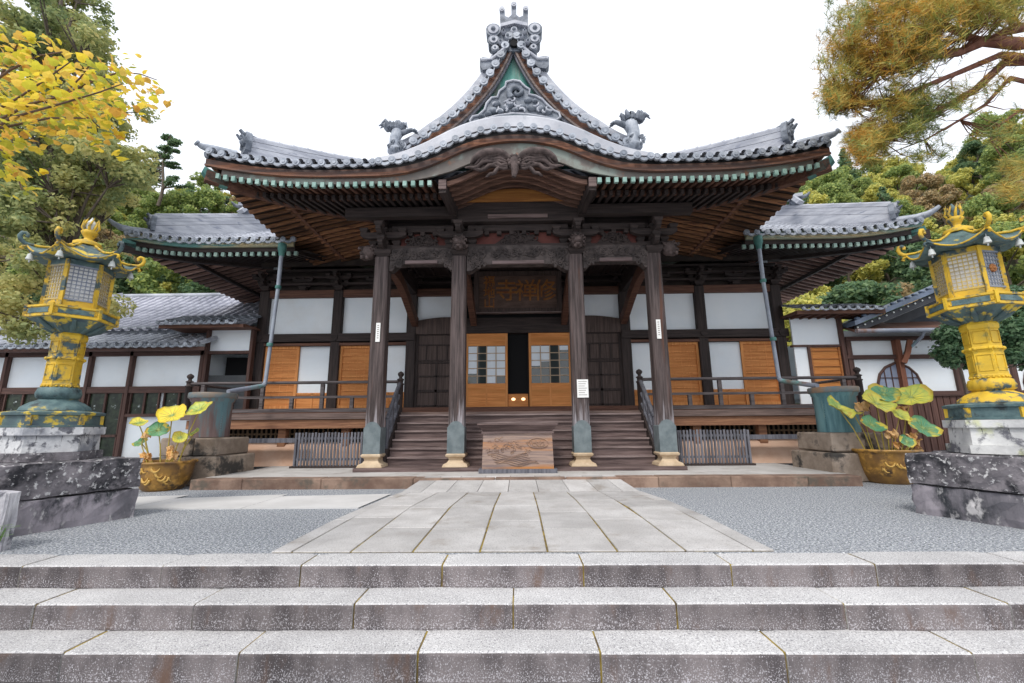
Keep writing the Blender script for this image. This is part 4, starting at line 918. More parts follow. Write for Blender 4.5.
# ============================================================ THINGS ON AND ROUND THE HALL
# --- plaque above the door
pq = thing('name_plaque', 'dark wooden name plaque with faded gold characters hanging above the open door', 'plaque', (XW, 14.5, 5.2))
mb = MB(); tl = .10
def PX(x, y, z): return (x, y-(z-5.2)*tl, z)
for a in ((-1.55, 1.5, 5.12, 5.27), (-1.55, 1.5, 6.42, 6.57), (-1.55, -1.38, 5.27, 6.42), (1.33, 1.5, 5.27, 6.42)): mb.box(a[0], a[1], 14.42, 14.56, a[2], a[3])
for a in ((-1.57, 1.52, 5.10, 5.13),): mb.box(a[0], a[1], 14.38, 14.56, a[2], a[3], 1)
mb.build('plaque_frame', [dkpanel, steptop], pq, PX)
mb = MB(); mb.box(-1.38, 1.33, 14.5, 14.54, 5.27, 6.42); mb.build('plaque_board', boardm, pq, PX)
for ch, cx, sz in (('寺', -.42, .80), ('禅', .27, .80), ('修', .93, .80), ('福', -1.02, .42), ('地', -1.02, .42), ('山', -1.02, .42)):
    cu = bpy.data.curves.new('letter', 'FONT'); cu.body = ch; cu.size = sz; cu.extrude = .012; cu.offset = .005; cu.align_x = 'CENTER'; cu.align_y = 'CENTER'
    to = bpy.data.objects.new('tmp', cu); COL.objects.link(to); dg = bpy.context.evaluated_depsgraph_get(); me = bpy.data.meshes.new_from_object(to.evaluated_get(dg)); COL.objects.unlink(to); bpy.data.objects.remove(to)
    if not len(me.vertices): continue
    zc = 5.85 if sz > .5 else {'福': 6.2, '地': 5.82, '山': 5.46}[ch]
    for v in me.vertices: q = Vector((v.co.x+cx, 14.485-v.co.z, v.co.y+zc)); q = Vector(PX(*q)); v.co = q-OFF[pq.name]
    me.materials.clear(); me.materials.append(gold); o = bpy.data.objects.new('letter', me); COL.objects.link(o); o.parent = pq
# --- offering box
bx = thing('offering_box', 'weathered wooden offering box with carved front standing before the stairs', 'offering box', (-.06, 10.4, .21)); cx = -.06
mb = MB(); mb.box(cx-.90, cx+.90, 10.18, 10.62, .215, .30); mb.box(cx-.88, cx+.88, 10.6, 11.0, .215, .30); mb.build('box_foot', greyw, bx)
bw = wood('offering_box_wood', (.20, .15, .14), (.38, .27, .215), 'x', spots=((.48, .21, .07), .55, .52, .08))
mb = MB(); mb.add([(cx+a*w_, y, z) for z, w_, y0, y1 in ((.30, .83, 10.26, 10.96), (1.10, .80, 10.24, 10.98)) for a, y in ((-1, y0), (1, y0), (1, y1), (-1, y1))], [(3, 2, 1, 0), (4, 5, 6, 7), (0, 1, 5, 4), (1, 2, 6, 5), (2, 3, 7, 6), (3, 0, 4, 7)]); mb.build('box_body', bw, bx)
mb = MB(); r_ = random.Random(8)   # carved relief
for k in range(34):
    a = r_.uniform(-.72, .3); b = r_.uniform(.72, .98)-.10*r_.random(); q = r_.uniform(.03, .07); ph = r_.uniform(0, 6)
    mb.tube([(cx+a+q*math.cos(ph+j*.9)*(1-.08*j), 10.238+.01*(j % 2), b+q*math.sin(ph+j*.9)*.8*(1-.08*j)) for j in range(6)], .009, 5)
mb.tube([(cx+.47+.24*math.cos(j*.42), 10.236, .88+.115*math.sin(j*.42)) for j in range(15)], .013, 5)
for p in ([(.33, .95), (.36, .82), (.44, .80)], [(.42, .96), (.44, .86), (.50, .80)], [(.52, .99), (.52, .80)], [(.52, .88), (.60, .92), (.62, .84), (.54, .80)], [(.34, .89), (.48, .90)]): mb.tube([(cx+a, 10.236, b) for a, b in p], .012, 5)
for k in range(8): mb.tube([(cx-.7+.1*j+.04*k, 10.245, .62-.03*k+.04*math.sin(j*.9+k)) for j in range(10)], .008, 4)
mb.build('carved_relief', wood('carved_relief_wood', (.20, .14, .12), (.42, .26, .17), 'x'), bx)
mb = MB(); mb.box(cx-.84, cx+.84, 10.21, 11.0, 1.10, 1.15)
mb.add([(cx+a*w_, y, z) for z, w_, y0, y1 in ((1.15, .80, 10.24, 10.98), (1.30, .93, 10.12, 11.08), (1.33, .93, 10.12, 11.08)) for a, y in ((-1, y0), (1, y0), (1, y1), (-1, y1))], [(8, 9, 10, 11)]+[(i+k, i+(k+1) % 4, i+4+(k+1) % 4, i+4+k) for i in (0, 4) for k in range(4)]); mb.build('flared_top', stepw, bx)
# --- notices
for x, y, z0, z1, w, nm, lab in ((-PXO-.01, YP-.215, 3.42, 3.92, .11, 'notice', 'narrow white paper notice pinned high on the far left porch pillar'), (PXO-.06, YP-.215, 3.42, 3.92, .11, 'notice', 'narrow white paper notice pinned high on the far right porch pillar'), (PXI+.02, YP-.215, 1.95, 2.40, .28, 'notice', 'square white written sheet on the pillar right of the offering box')):
    n_ = thing(nm, lab, 'notice', (x, y, z0)); mb = MB(); mb.box(x-w/2, x+w/2, y, y+.012, z0, z1); mb.build('sheet', paper, n_)
    mb = MB()
    if w > .2:
        for k in range(7): mb.box(x-w*.38, x+w*(.38-.1*(k % 3)), y-.003, y, z1-.06-k*.055, z1-.045-k*.055)
    else:
        for k in range(7): mb.box(x-.022, x+.024, y-.003, y, z1-.08-k*.055, z1-.055-k*.055)
    mb.build('writing', ink, n_)
# --- lattice fence panels either side of the stairs
for s_, lab in ((-1, 'grey slatted fence panel standing left of the stairs'), (1, 'grey slatted fence panel standing right of the stairs')):
    f = thing('slatted_fence', lab, 'fence', (s_*5.15, 11.85, .21), 'slatted fences beside the stairs'); x0, x1 = (4.22, 6.08)
    mb = MB()
    for k in range(21): x = x0+.04+k*(x1-x0-.08)/20; h = 1.13+rnd.uniform(-.01, .015); mb.box(s_*x-.026, s_*x+.026, 11.76, 11.785, .26, h, 0, rnd.uniform(-.05, .05))
    for z in (.40, .95): mb.box(min(s_*x0, s_*x1), max(s_*x0, s_*x1), 11.787, 11.82, z, z+.06)
    mb.build('slats', greyw, f)
    for xx in (x0+.02, x1-.02):
        mb = MB(); mb.box(s_*xx-.035, s_*xx+.035, 11.82, 11.89, .21, 1.12); mb.build('post', greyw, f)
    mb = MB(); mb.box(min(s_*x0, s_*x1)-.05, max(s_*x0, s_*x1)+.05, 11.7, 11.95, .212, .262); mb.build('base_rail', wx, f)
# --- rain barrels, their stone bases and the downspouts
for s_, bm, lab, lab2, lab3 in ((-1, barB, 'brown and grey copper rain barrel on the left stone block', 'stepped brown stone block under the brown rain barrel', 'verdigris downspout leading from the left eave to the brown barrel'), (1, barT, 'turquoise copper rain barrel on the right stone block', 'stepped brown stone block under the turquoise rain barrel', 'verdigris downspout leading from the right eave to the turquoise barrel')):
    cx, cy = s_*7.70, 10.75
    b = thing('stone_block', lab2, 'stone block', (cx, cy, .2), 'stone blocks under the barrels')
    mb = MB(); n = 2
    mb.box(cx-.80, cx-.02, cy-.78, cy+.7, .0, .62, 0, 0, .03); mb.box(cx, cx+.80, cy-.80, cy+.7, .0, .64, 0, 0, .03); mb.build('lower_course', blockm, b)
    mb = MB(); mb.box(cx-.66, cx+.10, cy-.66, cy+.6, .64, 1.06, 0, 0, .03); mb.box(cx+.12, cx+.66, cy-.64, cy+.6, .64, 1.05, 0, 0, .03); mb.build('upper_course', blockm, b)
    k = thing('rain_barrel', lab, 'barrel', (cx, cy, 1.06), 'copper rain barrels')
    r = .46; mb = MB(); mb.lathe((cx, cy, 0), [(r-.03, 1.065), (r-.03, 1.9), (r+.01, 1.93), (r+.02, 1.98), (r+.05, 2.02), (r+.05, 2.12), (r-.02, 2.13), (r-.06, 2.08), (r-.07, 1.7)], 36); mb.build('barrel_body', bm, k)
    mb = MB(); mb.lathe((cx, cy, 0), [(r+.056, 2.0), (r+.065, 2.02), (r+.065, 2.11), (r+.05, 2.135)], 36); mb.build('rim', mat('rim_copper_%d' % (s_ > 0), (.10, .15, .17), (.24, .16, .10), scale=3, rough=.5, bump=.1), k)
    mb = MB()
    for j in range(14): a = -PI/2-s_*1.15; z = 1.12+j*.058; mb = MB(); mb.ball((cx+(r-.02)*math.cos(a), cy+(r-.02)*math.sin(a), z), .014, 5); mb.build('rivet', bm, k)
    d = thing('downspout', lab3, 'pipe', (s_*7.25, 12.2, 2.4), 'downspouts')
    mb = MB(); mb.tube([(s_*7.22, 12.25, 6.50), (s_*7.22, 12.25, 5.4)], .06, 12); mb.tube([(s_*7.22, 12.25, 5.4), (s_*7.30, 12.22, 2.6), (s_*7.30, 12.2, 2.52), (s_*7.30, 12.15, 2.46)], .055, 12); mb.tube([(s_*7.30, 12.2, 2.50), (s_*7.30, 12.1, 2.44), (s_*7.32, 11.9, 2.40), (s_*7.55, 11.05, 2.20)], .062, 12); mb.build('pipe', pipem, d)
    mb = MB(); mb.lathe((s_*7.22, 12.25, 0), [(.075, 6.40), (.085, 6.5), (.12, 6.62), (.12, 6.80), (.10, 6.81)], 12); mb.build('rain_head', copper, d)
    mb = MB(); mb.lathe((s_*7.22, 12.25, 0), [(.075, 5.36), (.085, 5.38), (.085, 5.44), (.075, 5.46)], 12); mb.lathe((s_*7.28, 12.22, 0), [(.075, 3.6), (.085, 3.62), (.085, 3.68), (.075, 3.7)], 12); mb.build('collar', copper, d)

# --- the two bronze lanterns on stone pedestals
def rot_xf(cx, cy, a):
    c, s = math.cos(a), math.sin(a); return lambda x, y, z: (cx+x*c-y*s, cy+x*s+y*c, float(np.interp(z, [-5, 1.9, 2.74, 3.0, 3.25, 3.84, 4.0, 4.6, 9], [-5, 1.9, 2.70, 2.915, 3.165, 3.77, 3.93, 4.60, 9])))
def rough_block(mb, x0, x1, y0, y1, z0, z1, sd, mi=0, amp=.02):
    n = 8; r_ = random.Random(sd); o = len(mb.v)
    mb2 = MB()
    def jit(p): 
        return (p[0]+r_.uniform(-amp, amp), p[1]+r_.uniform(-amp, amp), p[2]+r_.uniform(-amp, amp)*.5)
    nx, ny, nz = 10, 10, 4; idx = {}
    vs = []; fs = []
    def vid(i, j, k):
        if (i, j, k) not in idx:
            x = x0+(x1-x0)*i/nx; y = y0+(y1-y0)*j/ny; z = z0+(z1-z0)*k/nz
            e = (i in (0, nx))+(j in (0, ny))+(k in (0, nz))
            if e >= 2: cx_, cy_, cz_ = (x0+x1)/2, (y0+y1)/2, (z0+z1)/2; x += (cx_-x)*.018; y += (cy_-y)*.018; z += (cz_-z)*.06
            idx[(i, j, k)] = len(vs); vs.append(jit((x, y, z)))
        return idx[(i, j, k)]
    for i in range(nx):
        for j in range(ny): fs.append((vid(i, j, nz), vid(i+1, j, nz), vid(i+1, j+1, nz), vid(i, j+1, nz))); fs.append((vid(i, j+1, 0), vid(i+1, j+1, 0), vid(i+1, j, 0), vid(i, j, 0)))
    for i in range(nx):
        for k in range(nz): fs.append((vid(i, 0, k), vid(i+1, 0, k), vid(i+1, 0, k+1), vid(i, 0, k+1))); fs.append((vid(i, ny, k+1), vid(i+1, ny, k+1), vid(i+1, ny, k), vid(i, ny, k)))
    for j in range(ny):
        for k in range(nz): fs.append((vid(0, j, k+1), vid(0, j+1, k+1), vid(0, j+1, k), vid(0, j, k))); fs.append((vid(nx, j, k), vid(nx, j+1, k), vid(nx, j+1, k+1), vid(nx, j, k+1)))
    mb.add(vs, fs, mi, False)
def hexring(mb, r0, z0, r1, z1, mi=0): mb.lathe((0, 0, 0), [(r0, z0), (r1, z1)], 6, mi, 0, False)
def lantern(cx, cy, s_, rot, labs, cols):
    xf = rot_xf(cx, cy, rot); ped = thing('stone_pedestal', labs[1], 'pedestal', (cx, cy, 0), 'stone pedestals under the lanterns')
    # square rough base, turned
    bxf = rot_xf(cx+s_*.0, cy, s_*-.385 if s_ < 0 else .385)
    bxf = rot_xf(cx-s_*.0, cy, -s_*-.0+(.385 if s_ > 0 else -.385))
    a = .80; low = rough_lo; up = rough_st
    mb = MB(); rough_block(mb, -a+.02, .15, -a, a, -.02, .41, 3+s_, 0); rough_block(mb, .16, a, -a+.01, a, -.02, .405, 9+s_, 0); mb.build('lower_course', low, ped, bxf)
    mb = MB(); rough_block(mb, -a, -.1, -a, a, .412, .85, 5+s_, 0); rough_block(mb, -.09, a, -a, a, .412, .86, 12+s_, 0); mb.build('upper_course', up, ped, bxf)
    wt = whst if s_ < 0 else mat('cleaner_white_stone', (.46, .46, .46), (.68, .68, .665), scale=3, rough=.9, bump=.4, bscale=20, spots=((.14, .14, .16), 5.0, .565, .05), spots2=((.60, .62, .36), 2.4, .62, .08))
    mb = MB(); hexring(mb, .585, .865, .585, .975); mb.build('bottom_tier', rough_st if s_ < 0 else wt, ped, xf)
    mb = MB(); hexring(mb, .535, .977, .525, 1.20); mb.build('white_tier', wt, ped, xf)
    mb = MB(); 
    for k in range(12): an = k*PI/6+.2; r = .52*math.cos(PI/6)/max(.3, math.cos(((an) % (PI/3))-PI/6)); mb.box(r*math.cos(an)-.006, r*math.cos(an)+.006, r*math.sin(an)-.006, r*math.sin(an)+.006, .98, 1.2)
    mb.build('tier_joints', mat('dark_joint', (.08, .08, .08)), ped, xf)
    mb = MB(); hexring(mb, .565, 1.202, .575, 1.215); hexring(mb, .575, 1.215, .575, 1.315); mb.build('white_slab', wt, ped, xf)
    L = thing('bronze_lantern', labs[0], 'lantern', (cx, cy, 1.32), 'hexagonal bronze lanterns')
    G_, Y_, Z_ = cols
    mb = MB(); mb.lathe((0, 0, 0), [(.54, 1.318), (.54, 1.345), (.51, 1.35), (.505, 1.475), (.545, 1.485), (.55, 1.52), (.50, 1.535), (.38, 1.555)], 6, 0, 0, False)
    for k in range(6):
        a = k*PI/3; mb.box(.5*math.cos(a)-.03, .5*math.cos(a)+.03, .5*math.sin(a)-.03, .5*math.sin(a)+.03, 1.345, 1.48, 1, a)
    mb.build('base_plinth', [G_, Y_], L, xf)
    mb = MB(); mb.lathe((0, 0, 0), [(.38, 1.55), (.36, 1.60), (.28, 1.665), (.215, 1.70), (.20, 1.715)], 36, 0, 0, True, lambda a, z: 1+.03*abs(math.sin(a*6)))
    mb.build('lotus_mound', Z_, L, xf)
    mb = MB(); mb.lathe((0, 0, 0), [(.185, 1.715), (.225, 1.74), (.235, 1.80), (.215, 1.87), (.18, 1.89)], 48, 0, 0, True, lambda a, z: 1+.06*abs(math.sin(a*8)))
    mb.build('lotus_ring', lanT if s_ < 0 else lanY, L, xf)
    mb = MB(); mb.lathe((0, 0, 0), [(.20, 1.885), (.205, 1.93), (.195, 1.95), (.19, 2.28), (.20, 2.30), (.20, 2.35), (.188, 2.37), (.185, 2.62), (.20, 2.64), (.205, 2.70), (.185, 2.74)], 6, 0, 0, False)
    for k in range(6):   # panel straps and knobs on each face
        a = k*PI/3+PI/6; r = .19*math.cos(PI/6)
        def lp(u, z, d=0): return ((r+d)*math.cos(a)-u*math.sin(a), (r+d)*math.sin(a)+u*math.cos(a), z)
        mb.tube([lp(-.07, 2.33, .02), lp(.07, 2.33, .02)], .013, 6); mb.ball(lp(-.075, 2.33, .02), .026, 6); mb.ball(lp(.075, 2.33, .02), .026, 6)
        for z in (2.0, 2.24, 2.42, 2.60): mb.tube([lp(-.07, z, .006), lp(.07, z, .006)], .006, 4)
        for u in (-.07, .07): mb.tube([lp(u, 2.0, .006), lp(u, 2.24, .006)], .006, 4); mb.tube([lp(u, 2.42, .006), lp(u, 2.6, .006)], .006, 4)
    for k in range(24): a = k*PI/12; mb.ball((.195*math.cos(a), .195*math.sin(a), 1.905), .017, 5)
    mb.build('shaft', lanY if s_ < 0 else mat('yellow_shaft_paint', (.72, .47, .03), (.56, .36, .03), scale=3, rough=.6, bump=.3, spots=(gpat, 3.4, .63, .04), spots2=((.34, .27, .06), 8, .62, .06)), L, xf)
    mb = MB(); mb.lathe((0, 0, 0), [(.17, 2.73), (.22, 2.76), (.33, 2.83), (.44, 2.92), (.48, 2.96)], 6, 0, 0, False)
    for k in range(12):
        a = k*PI/6; mb.tube([(.2*math.cos(a), .2*math.sin(a), 2.755), (.3*math.cos(a), .3*math.sin(a), 2.82), (.41*math.cos(a), .41*math.sin(a), 2.93)], [.03, .04, .02], 6)
    mb.build('bowl', lanG, L, xf)
    mb = MB(); mb.lathe((0, 0, 0), [(.48, 2.955), (.51, 2.96), (.51, 3.0), (.49, 3.005), (.49, 3.10), (.51, 3.105), (.51, 3.135), (.44, 3.14)], 6, 0, 0, False)
    for k in range(6):
        a0, a1 = k*PI/3, (k+1)*PI/3; p0 = Vector((.50*math.cos(a0), .50*math.sin(a0), 0)); p1 = Vector((.50*math.cos(a1), .50*math.sin(a1), 0))
        mb.box(p0.x-.018, p0.x+.018, p0.y-.018, p0.y+.018, 2.97, 3.15, 1, a0)
        m0 = p0.lerp(p1, .12)*.992; m1 = p0.lerp(p1, .88)*.992; mb.bar((m0.x, m0.y, 3.052), (m1.x, m1.y, 3.052), .012, .075, 2)
        r_ = random.Random(k)
        for j in range(16):
            q = p0.lerp(p1, (j+.5)/16)*.99; ph = r_.uniform(0, 6); t = (p1-p0).normalized()
            mb.tube([tuple(q+t*.016*math.cos(ph+m)+Vector((0, 0, 3.045+.026*math.sin(ph+m)))) for m in range(5)], .007, 4, 1)
    mb.build('gallery', [lanY, MATS.get('yellow_shaft_paint', lanY), lanT], L, xf)
    mb = MB(); mb.lathe((0, 0, 0), [(.41, 3.118), (.41, 3.15), (.355, 3.155), (.355, 3.24), (.35, 3.25)], 6, 0, 0, False)
    for k in range(6):
        a = k*PI/3; mb.box(.355*math.cos(a)-.022, .355*math.cos(a)+.022, .355*math.sin(a)-.022, .355*math.sin(a)+.022, 3.15, 3.84, 0, a)
    mb.lathe((0, 0, 0), [(.35, 3.77), (.36, 3.775), (.36, 3.85), (.2, 3.86)], 6, 1 if s_ < 0 else 0, 0, False)
    mb.build('fire_box', [lanY if s_ > 0 else Y_, lanT], L, xf)
    for k in range(6):
        a = k*PI/3+PI/6; r = .345*math.cos(PI/6); ca, sa = math.cos(a), math.sin(a)
        def lp(u, z, d=0): return ((r+d)*ca-u*sa, (r+d)*sa+u*ca, z)
        mb = MB(); mb.add([lp(-.16, 3.25, -.02), lp(.16, 3.25, -.02), lp(.16, 3.77, -.02), lp(-.16, 3.77, -.02), lp(-.16, 3.25, -.04), lp(.16, 3.25, -.04), lp(.16, 3.77, -.04), lp(-.16, 3.77, -.04)], [(0, 1, 2, 3), (7, 6, 5, 4), (0, 4, 5, 1), (1, 5, 6, 2), (2, 6, 7, 3), (3, 7, 4, 0)])
        w = mb.build('window', lanP, L, xf)
        mb = MB()
        for j in range(7): u = -.155+.31*j/6; mb.bar(lp(u, 3.25, 0), lp(u, 3.77, 0), .011, .012, 0, (ca, sa, 0))
        for j in range(10): z = 3.255+.51*j/9; mb.bar(lp(-.155, z, 0), lp(.155, z, 0), .012, .011)
        for z in (3.255, 3.765): mb.bar(lp(-.165, z, .005), lp(.165, z, .005), .02, .025)
        mb.build('lattice', (mat('blue_grey_lattice', (.16, .19, .25), (.26, .28, .32), scale=6) if (k in (4,) and s_ > 0) or (s_ < 0 and k % 2) else mat('mixed_yellow_lattice', (.34, .30, .22), (.55, .40, .10), scale=5)), w)
        if k in ((3,) if s_ < 0 else (4,)):
            mb = MB()
            for j in range(8): b = j*PI/4; mb.ball(lp(.04*math.cos(b), 3.52+.04*math.sin(b), .012), .022, 6)
            mb.ball(lp(0, 3.52, .02), .028, 6); mb.build('flower_crest', gold if s_ > 0 else mat('orange_gold', (.62, .30, .05), (.7, .4, .08)), w, xf)
    for o in list(L.children):
        if o.name.startswith('window'):
            for c in o.children:
                if c.name.startswith('lattice'):
                    for v in c.data.vertices:
                        p = v.co+Vector(OFF[L.name]); q = Vector(xf(*p)); v.co = q-Vector(OFF[L.name])
    # roof with six upswept corners
    mb = MB(); n = 48
    def er(a): b = abs(((a+PI/6) % (PI/3))-PI/6)/(PI/6); return .615-.10*b**.8*1.0, (1-b)**2.2
    rings = [(.34, 3.86, 0, 0), (.80, 3.845, .35, 0), (.97, 3.83, .8, 0), (1.0, 3.85, 1, 0), (1.0, 3.875, 1, 0), (.86, 3.915, .55, 0), (.62, 3.99, .2, 0), (.42, 4.075, .05, 0), (.27, 4.145, 0, 0), (.2, 4.165, 0, 0)]
    vs = []
    for f, z, e, _ in rings:
        for k in range(n): a = 2*PI*k/n; r, c = er(a); vs.append((r*f*math.cos(a), r*f*math.sin(a), z+e*c*.15))
    mb.add(vs, [(i*n+k, i*n+(k+1) % n, (i+1)*n+(k+1) % n, (i+1)*n+k) for i in range(len(rings)-1) for k in range(n)], 0, True); mb.add(vs[-n:], [tuple(range(n))], 0)
    for k in range(6):
        a = k*PI/3; ca, sa = math.cos(a), math.sin(a)
        mb.tube([(r*ca, r*sa, z) for r, z in ((.14, 4.17), (.25, 4.10), (.36, 4.04), (.5, 4.02), (.60, 4.03))], .018, 6, 1)
        # curl
        mb.tube([(.585*ca, .585*sa, 4.02), (.64*ca, .64*sa, 4.03), (.685*ca, .685*sa, 4.07), (.70*ca, .70*sa, 4.12), (.68*ca, .68*sa, 4.165), (.645*ca, .645*sa, 4.17), (.62*ca, .62*sa, 4.145), (.63*ca, .63*sa, 4.115)], [.022, .026, .028, .028, .026, .024, .022, .024], 8, 1 if s_ > 0 or k % 2 else 2)
        mb.tube([(.60*ca, .60*sa, 4.0), (.65*ca, .65*sa, 3.985), (.67*ca, .67*sa, 3.955), (.64*ca, .64*sa, 3.94)], .018, 6, 1)
        a1 = (k+1)*PI/3; ep = [(er(a+(a1-a)*j/10)) for j in range(11)]
        mb.tube([(ep[j][0]*math.cos(a+(a1-a)*j/10), ep[j][0]*math.sin(a+(a1-a)*j/10), 3.862+ep[j][1]*.15) for j in range(11)], .013, 5, 1)
    roof_ = mb.build('lantern_roof', [lanG if s_ < 0 else lanT, lanY, lanT], L, xf)
    for k in range(6):
        a = k*PI/3; ca, sa = math.cos(a)*.56, math.sin(a)*.56; mb = MB(); mb.lathe((ca, sa, 0), [(.045, 3.80), (.042, 3.82), (.034, 3.85), (.028, 3.88), (.01, 3.895)], 10); mb.tube([(ca, sa, 3.89), (ca, sa, 3.97)], .006, 5); mb.tube([(ca, sa, 3.80), (ca, sa, 3.76)], .01, 5); mb.build('bell', gray_bell, L, xf)
    mb = MB(); mb.lathe((0, 0, 0), [(.16, 4.16), (.165, 4.20), (.12, 4.23), (.06, 4.25), (.05, 4.28), (.07, 4.31), (.09, 4.34), (.10, 4.37), (.07, 4.40)], 24, 0, 0, True, lambda a, z: 1+.06*abs(math.sin(a*4)))
    mb.lathe((0, 0, 0), [(.05, 4.38), (.075, 4.42), (.08, 4.46), (.06, 4.51), (.03, 4.55), (.005, 4.60)], 16, 1)
    for k in range(8): a = k*PI/4; mb.tube([(.06*math.cos(a), .06*math.sin(a), 4.38), (.10*math.cos(a), .10*math.sin(a), 4.44), (.085*math.cos(a+.3), .085*math.sin(a+.3), 4.52), (.09*math.cos(a+.5), .09*math.sin(a+.5), 4.575)], [.018, .018, .013, .003], 6)
    mb.build('jewel_finial', [lanY, gray_bell if s_ < 0 else lanT], L, xf)
lantern(-6.79, 6.25, -1, -.18, ('hexagonal lantern with greenish roof and yellow fire box on the left pedestal', 'rough lichen-blotched stone pedestal under the left lantern'), (lanG, lanY, lanT))
lantern(6.71, 6.25, 1, .18, ('mostly yellow hexagonal lantern with teal roof on the right pedestal', 'rough stained stone pedestal under the right yellow lantern'), (lanT, lanY, lanY))
mb = MB(); rough_block(mb, -6.5, -5.62, 4.84, 4.98, -.02, .62, 77, 0, .012); tag(mb.build('kerb_stone', mat('pale_rough_stone', (.32, .31, .34), (.55, .54, .56), scale=3, rough=.95, bump=1., bscale=12, spots=((.12, .12, .14), 5, .60, .06))), 'small rough grey stone at the left edge before the pedestal', 'stone')

# --- glazed pots with lotus
lotG = mat('lotus_leaf_green', (.07, .24, .13), (.16, .36, .17), scale=3, rough=.5, bump=.15, spots=((.62, .50, .06), 1.8, .60, .06))
lotY = mat('lotus_leaf_yellow', (.70, .56, .05), (.42, .50, .10), scale=2.5, rough=.5, bump=.15, spots=((.62, .28, .06), 2.5, .66, .04))
lotO = mat('lotus_leaf_dry', (.62, .33, .10), (.72, .50, .26), scale=5, rough=.8, bump=.5)
lotB = mat('lotus_leaf_green_yellow', (.20, .38, .11), (.66, .58, .06), scale=2.2, rough=.5, bump=.15)
stemm = mat('lotus_stem', (.48, .40, .08), (.40, .30, .08), scale=4)
def leaf(cx, cy, cz, r, tilt, az, m, par, seed, cup=.25, wav=.12):
    mb = MB(); n = 28; r_ = random.Random(seed); ph = [r_.uniform(0, 6) for _ in range(3)]; vs = []
    T_ = Matrix.Rotation(az, 3, 'Z')@Matrix.Rotation(tilt, 3, 'X')
    for sd in (0, 1):
        for i in range(6):
            for k in range(n):
                a = 2*PI*k/n; f = i/5; rr = r*f*(1+.10*math.sin(2*a+ph[0])+.06*math.sin(3*a+ph[1])+.03*math.sin(9*a+ph[2])*f); z = r*(cup*f*f+wav*f*f*math.sin(3*a+ph[1])+.04*f*math.sin(11*a))-sd*.006
                v = T_@Vector((rr*math.cos(a), rr*math.sin(a), z)); vs.append((cx+v.x, cy+v.y, cz+v.z))
    fs = []; ms_ = []
    for sd in (0, 1):
        o = sd*6*n
        for i in range(5):
            for k in range(n): q = (o+i*n+k, o+i*n+(k+1) % n, o+(i+1)*n+(k+1) % n, o+(i+1)*n+k); fs.append(q if sd else q[::-1]); ms_.append(1 if (i == 4 and math.sin(2*PI*k/n*2+ph[0])+.5*math.sin(5*2*PI*k/n+ph[1]) > .35) or (i == 3 and math.sin(2*PI*k/n+ph[2]) > .9) else 0)
    for k in range(n): fs.append((5*n+k, 5*n+(k+1) % n, 11*n+(k+1) % n, 11*n+k))
    mb.add(vs, fs, 0, True); mb.m = ms_+[1]*(len(fs)-len(ms_))
    for k in range(14): a = 2*PI*k/14+.2; q0 = k*2 % n; mb.tube([Vector(vs[i*n+q0])+T_@Vector((0, 0, .004)) for i in range(0, 5)], [.006, .005, .004, .003, .002], 4, 2)
    return mb.build('leaf', [m, mat('lotus_rim_gold', (.58, .54, .08), (.56, .38, .06), scale=5, rough=.6, bump=.2), mat('leaf_vein', (.28, .40, .16), (.36, .42, .14))], par)
def crumpled(cx, cy, cz, r, par, seed):
    mb = MB(); r_ = random.Random(seed); n = 10
    for q in range(3):
        vs = []; a0 = r_.uniform(0, 6)
        for i in range(5):
            for k in range(6):
                f = k/5; vs.append((cx+r*(f-.5)*1.6*math.cos(a0+i*.5)+r_.uniform(-1, 1)*r*.18, cy+r*(f-.5)*math.sin(a0+i*.5)+r_.uniform(-1, 1)*r*.2, cz-r*.35*i*.6+r*.5*math.sin(f*7+i)*.5+r_.uniform(-1, 1)*r*.15))
        mb.add(vs, [(i*6+k, i*6+k+1, (i+1)*6+k+1, (i+1)*6+k) for i in range(4) for k in range(5)], 0, False)
    return mb.build('dry_leaf', lotO, par)
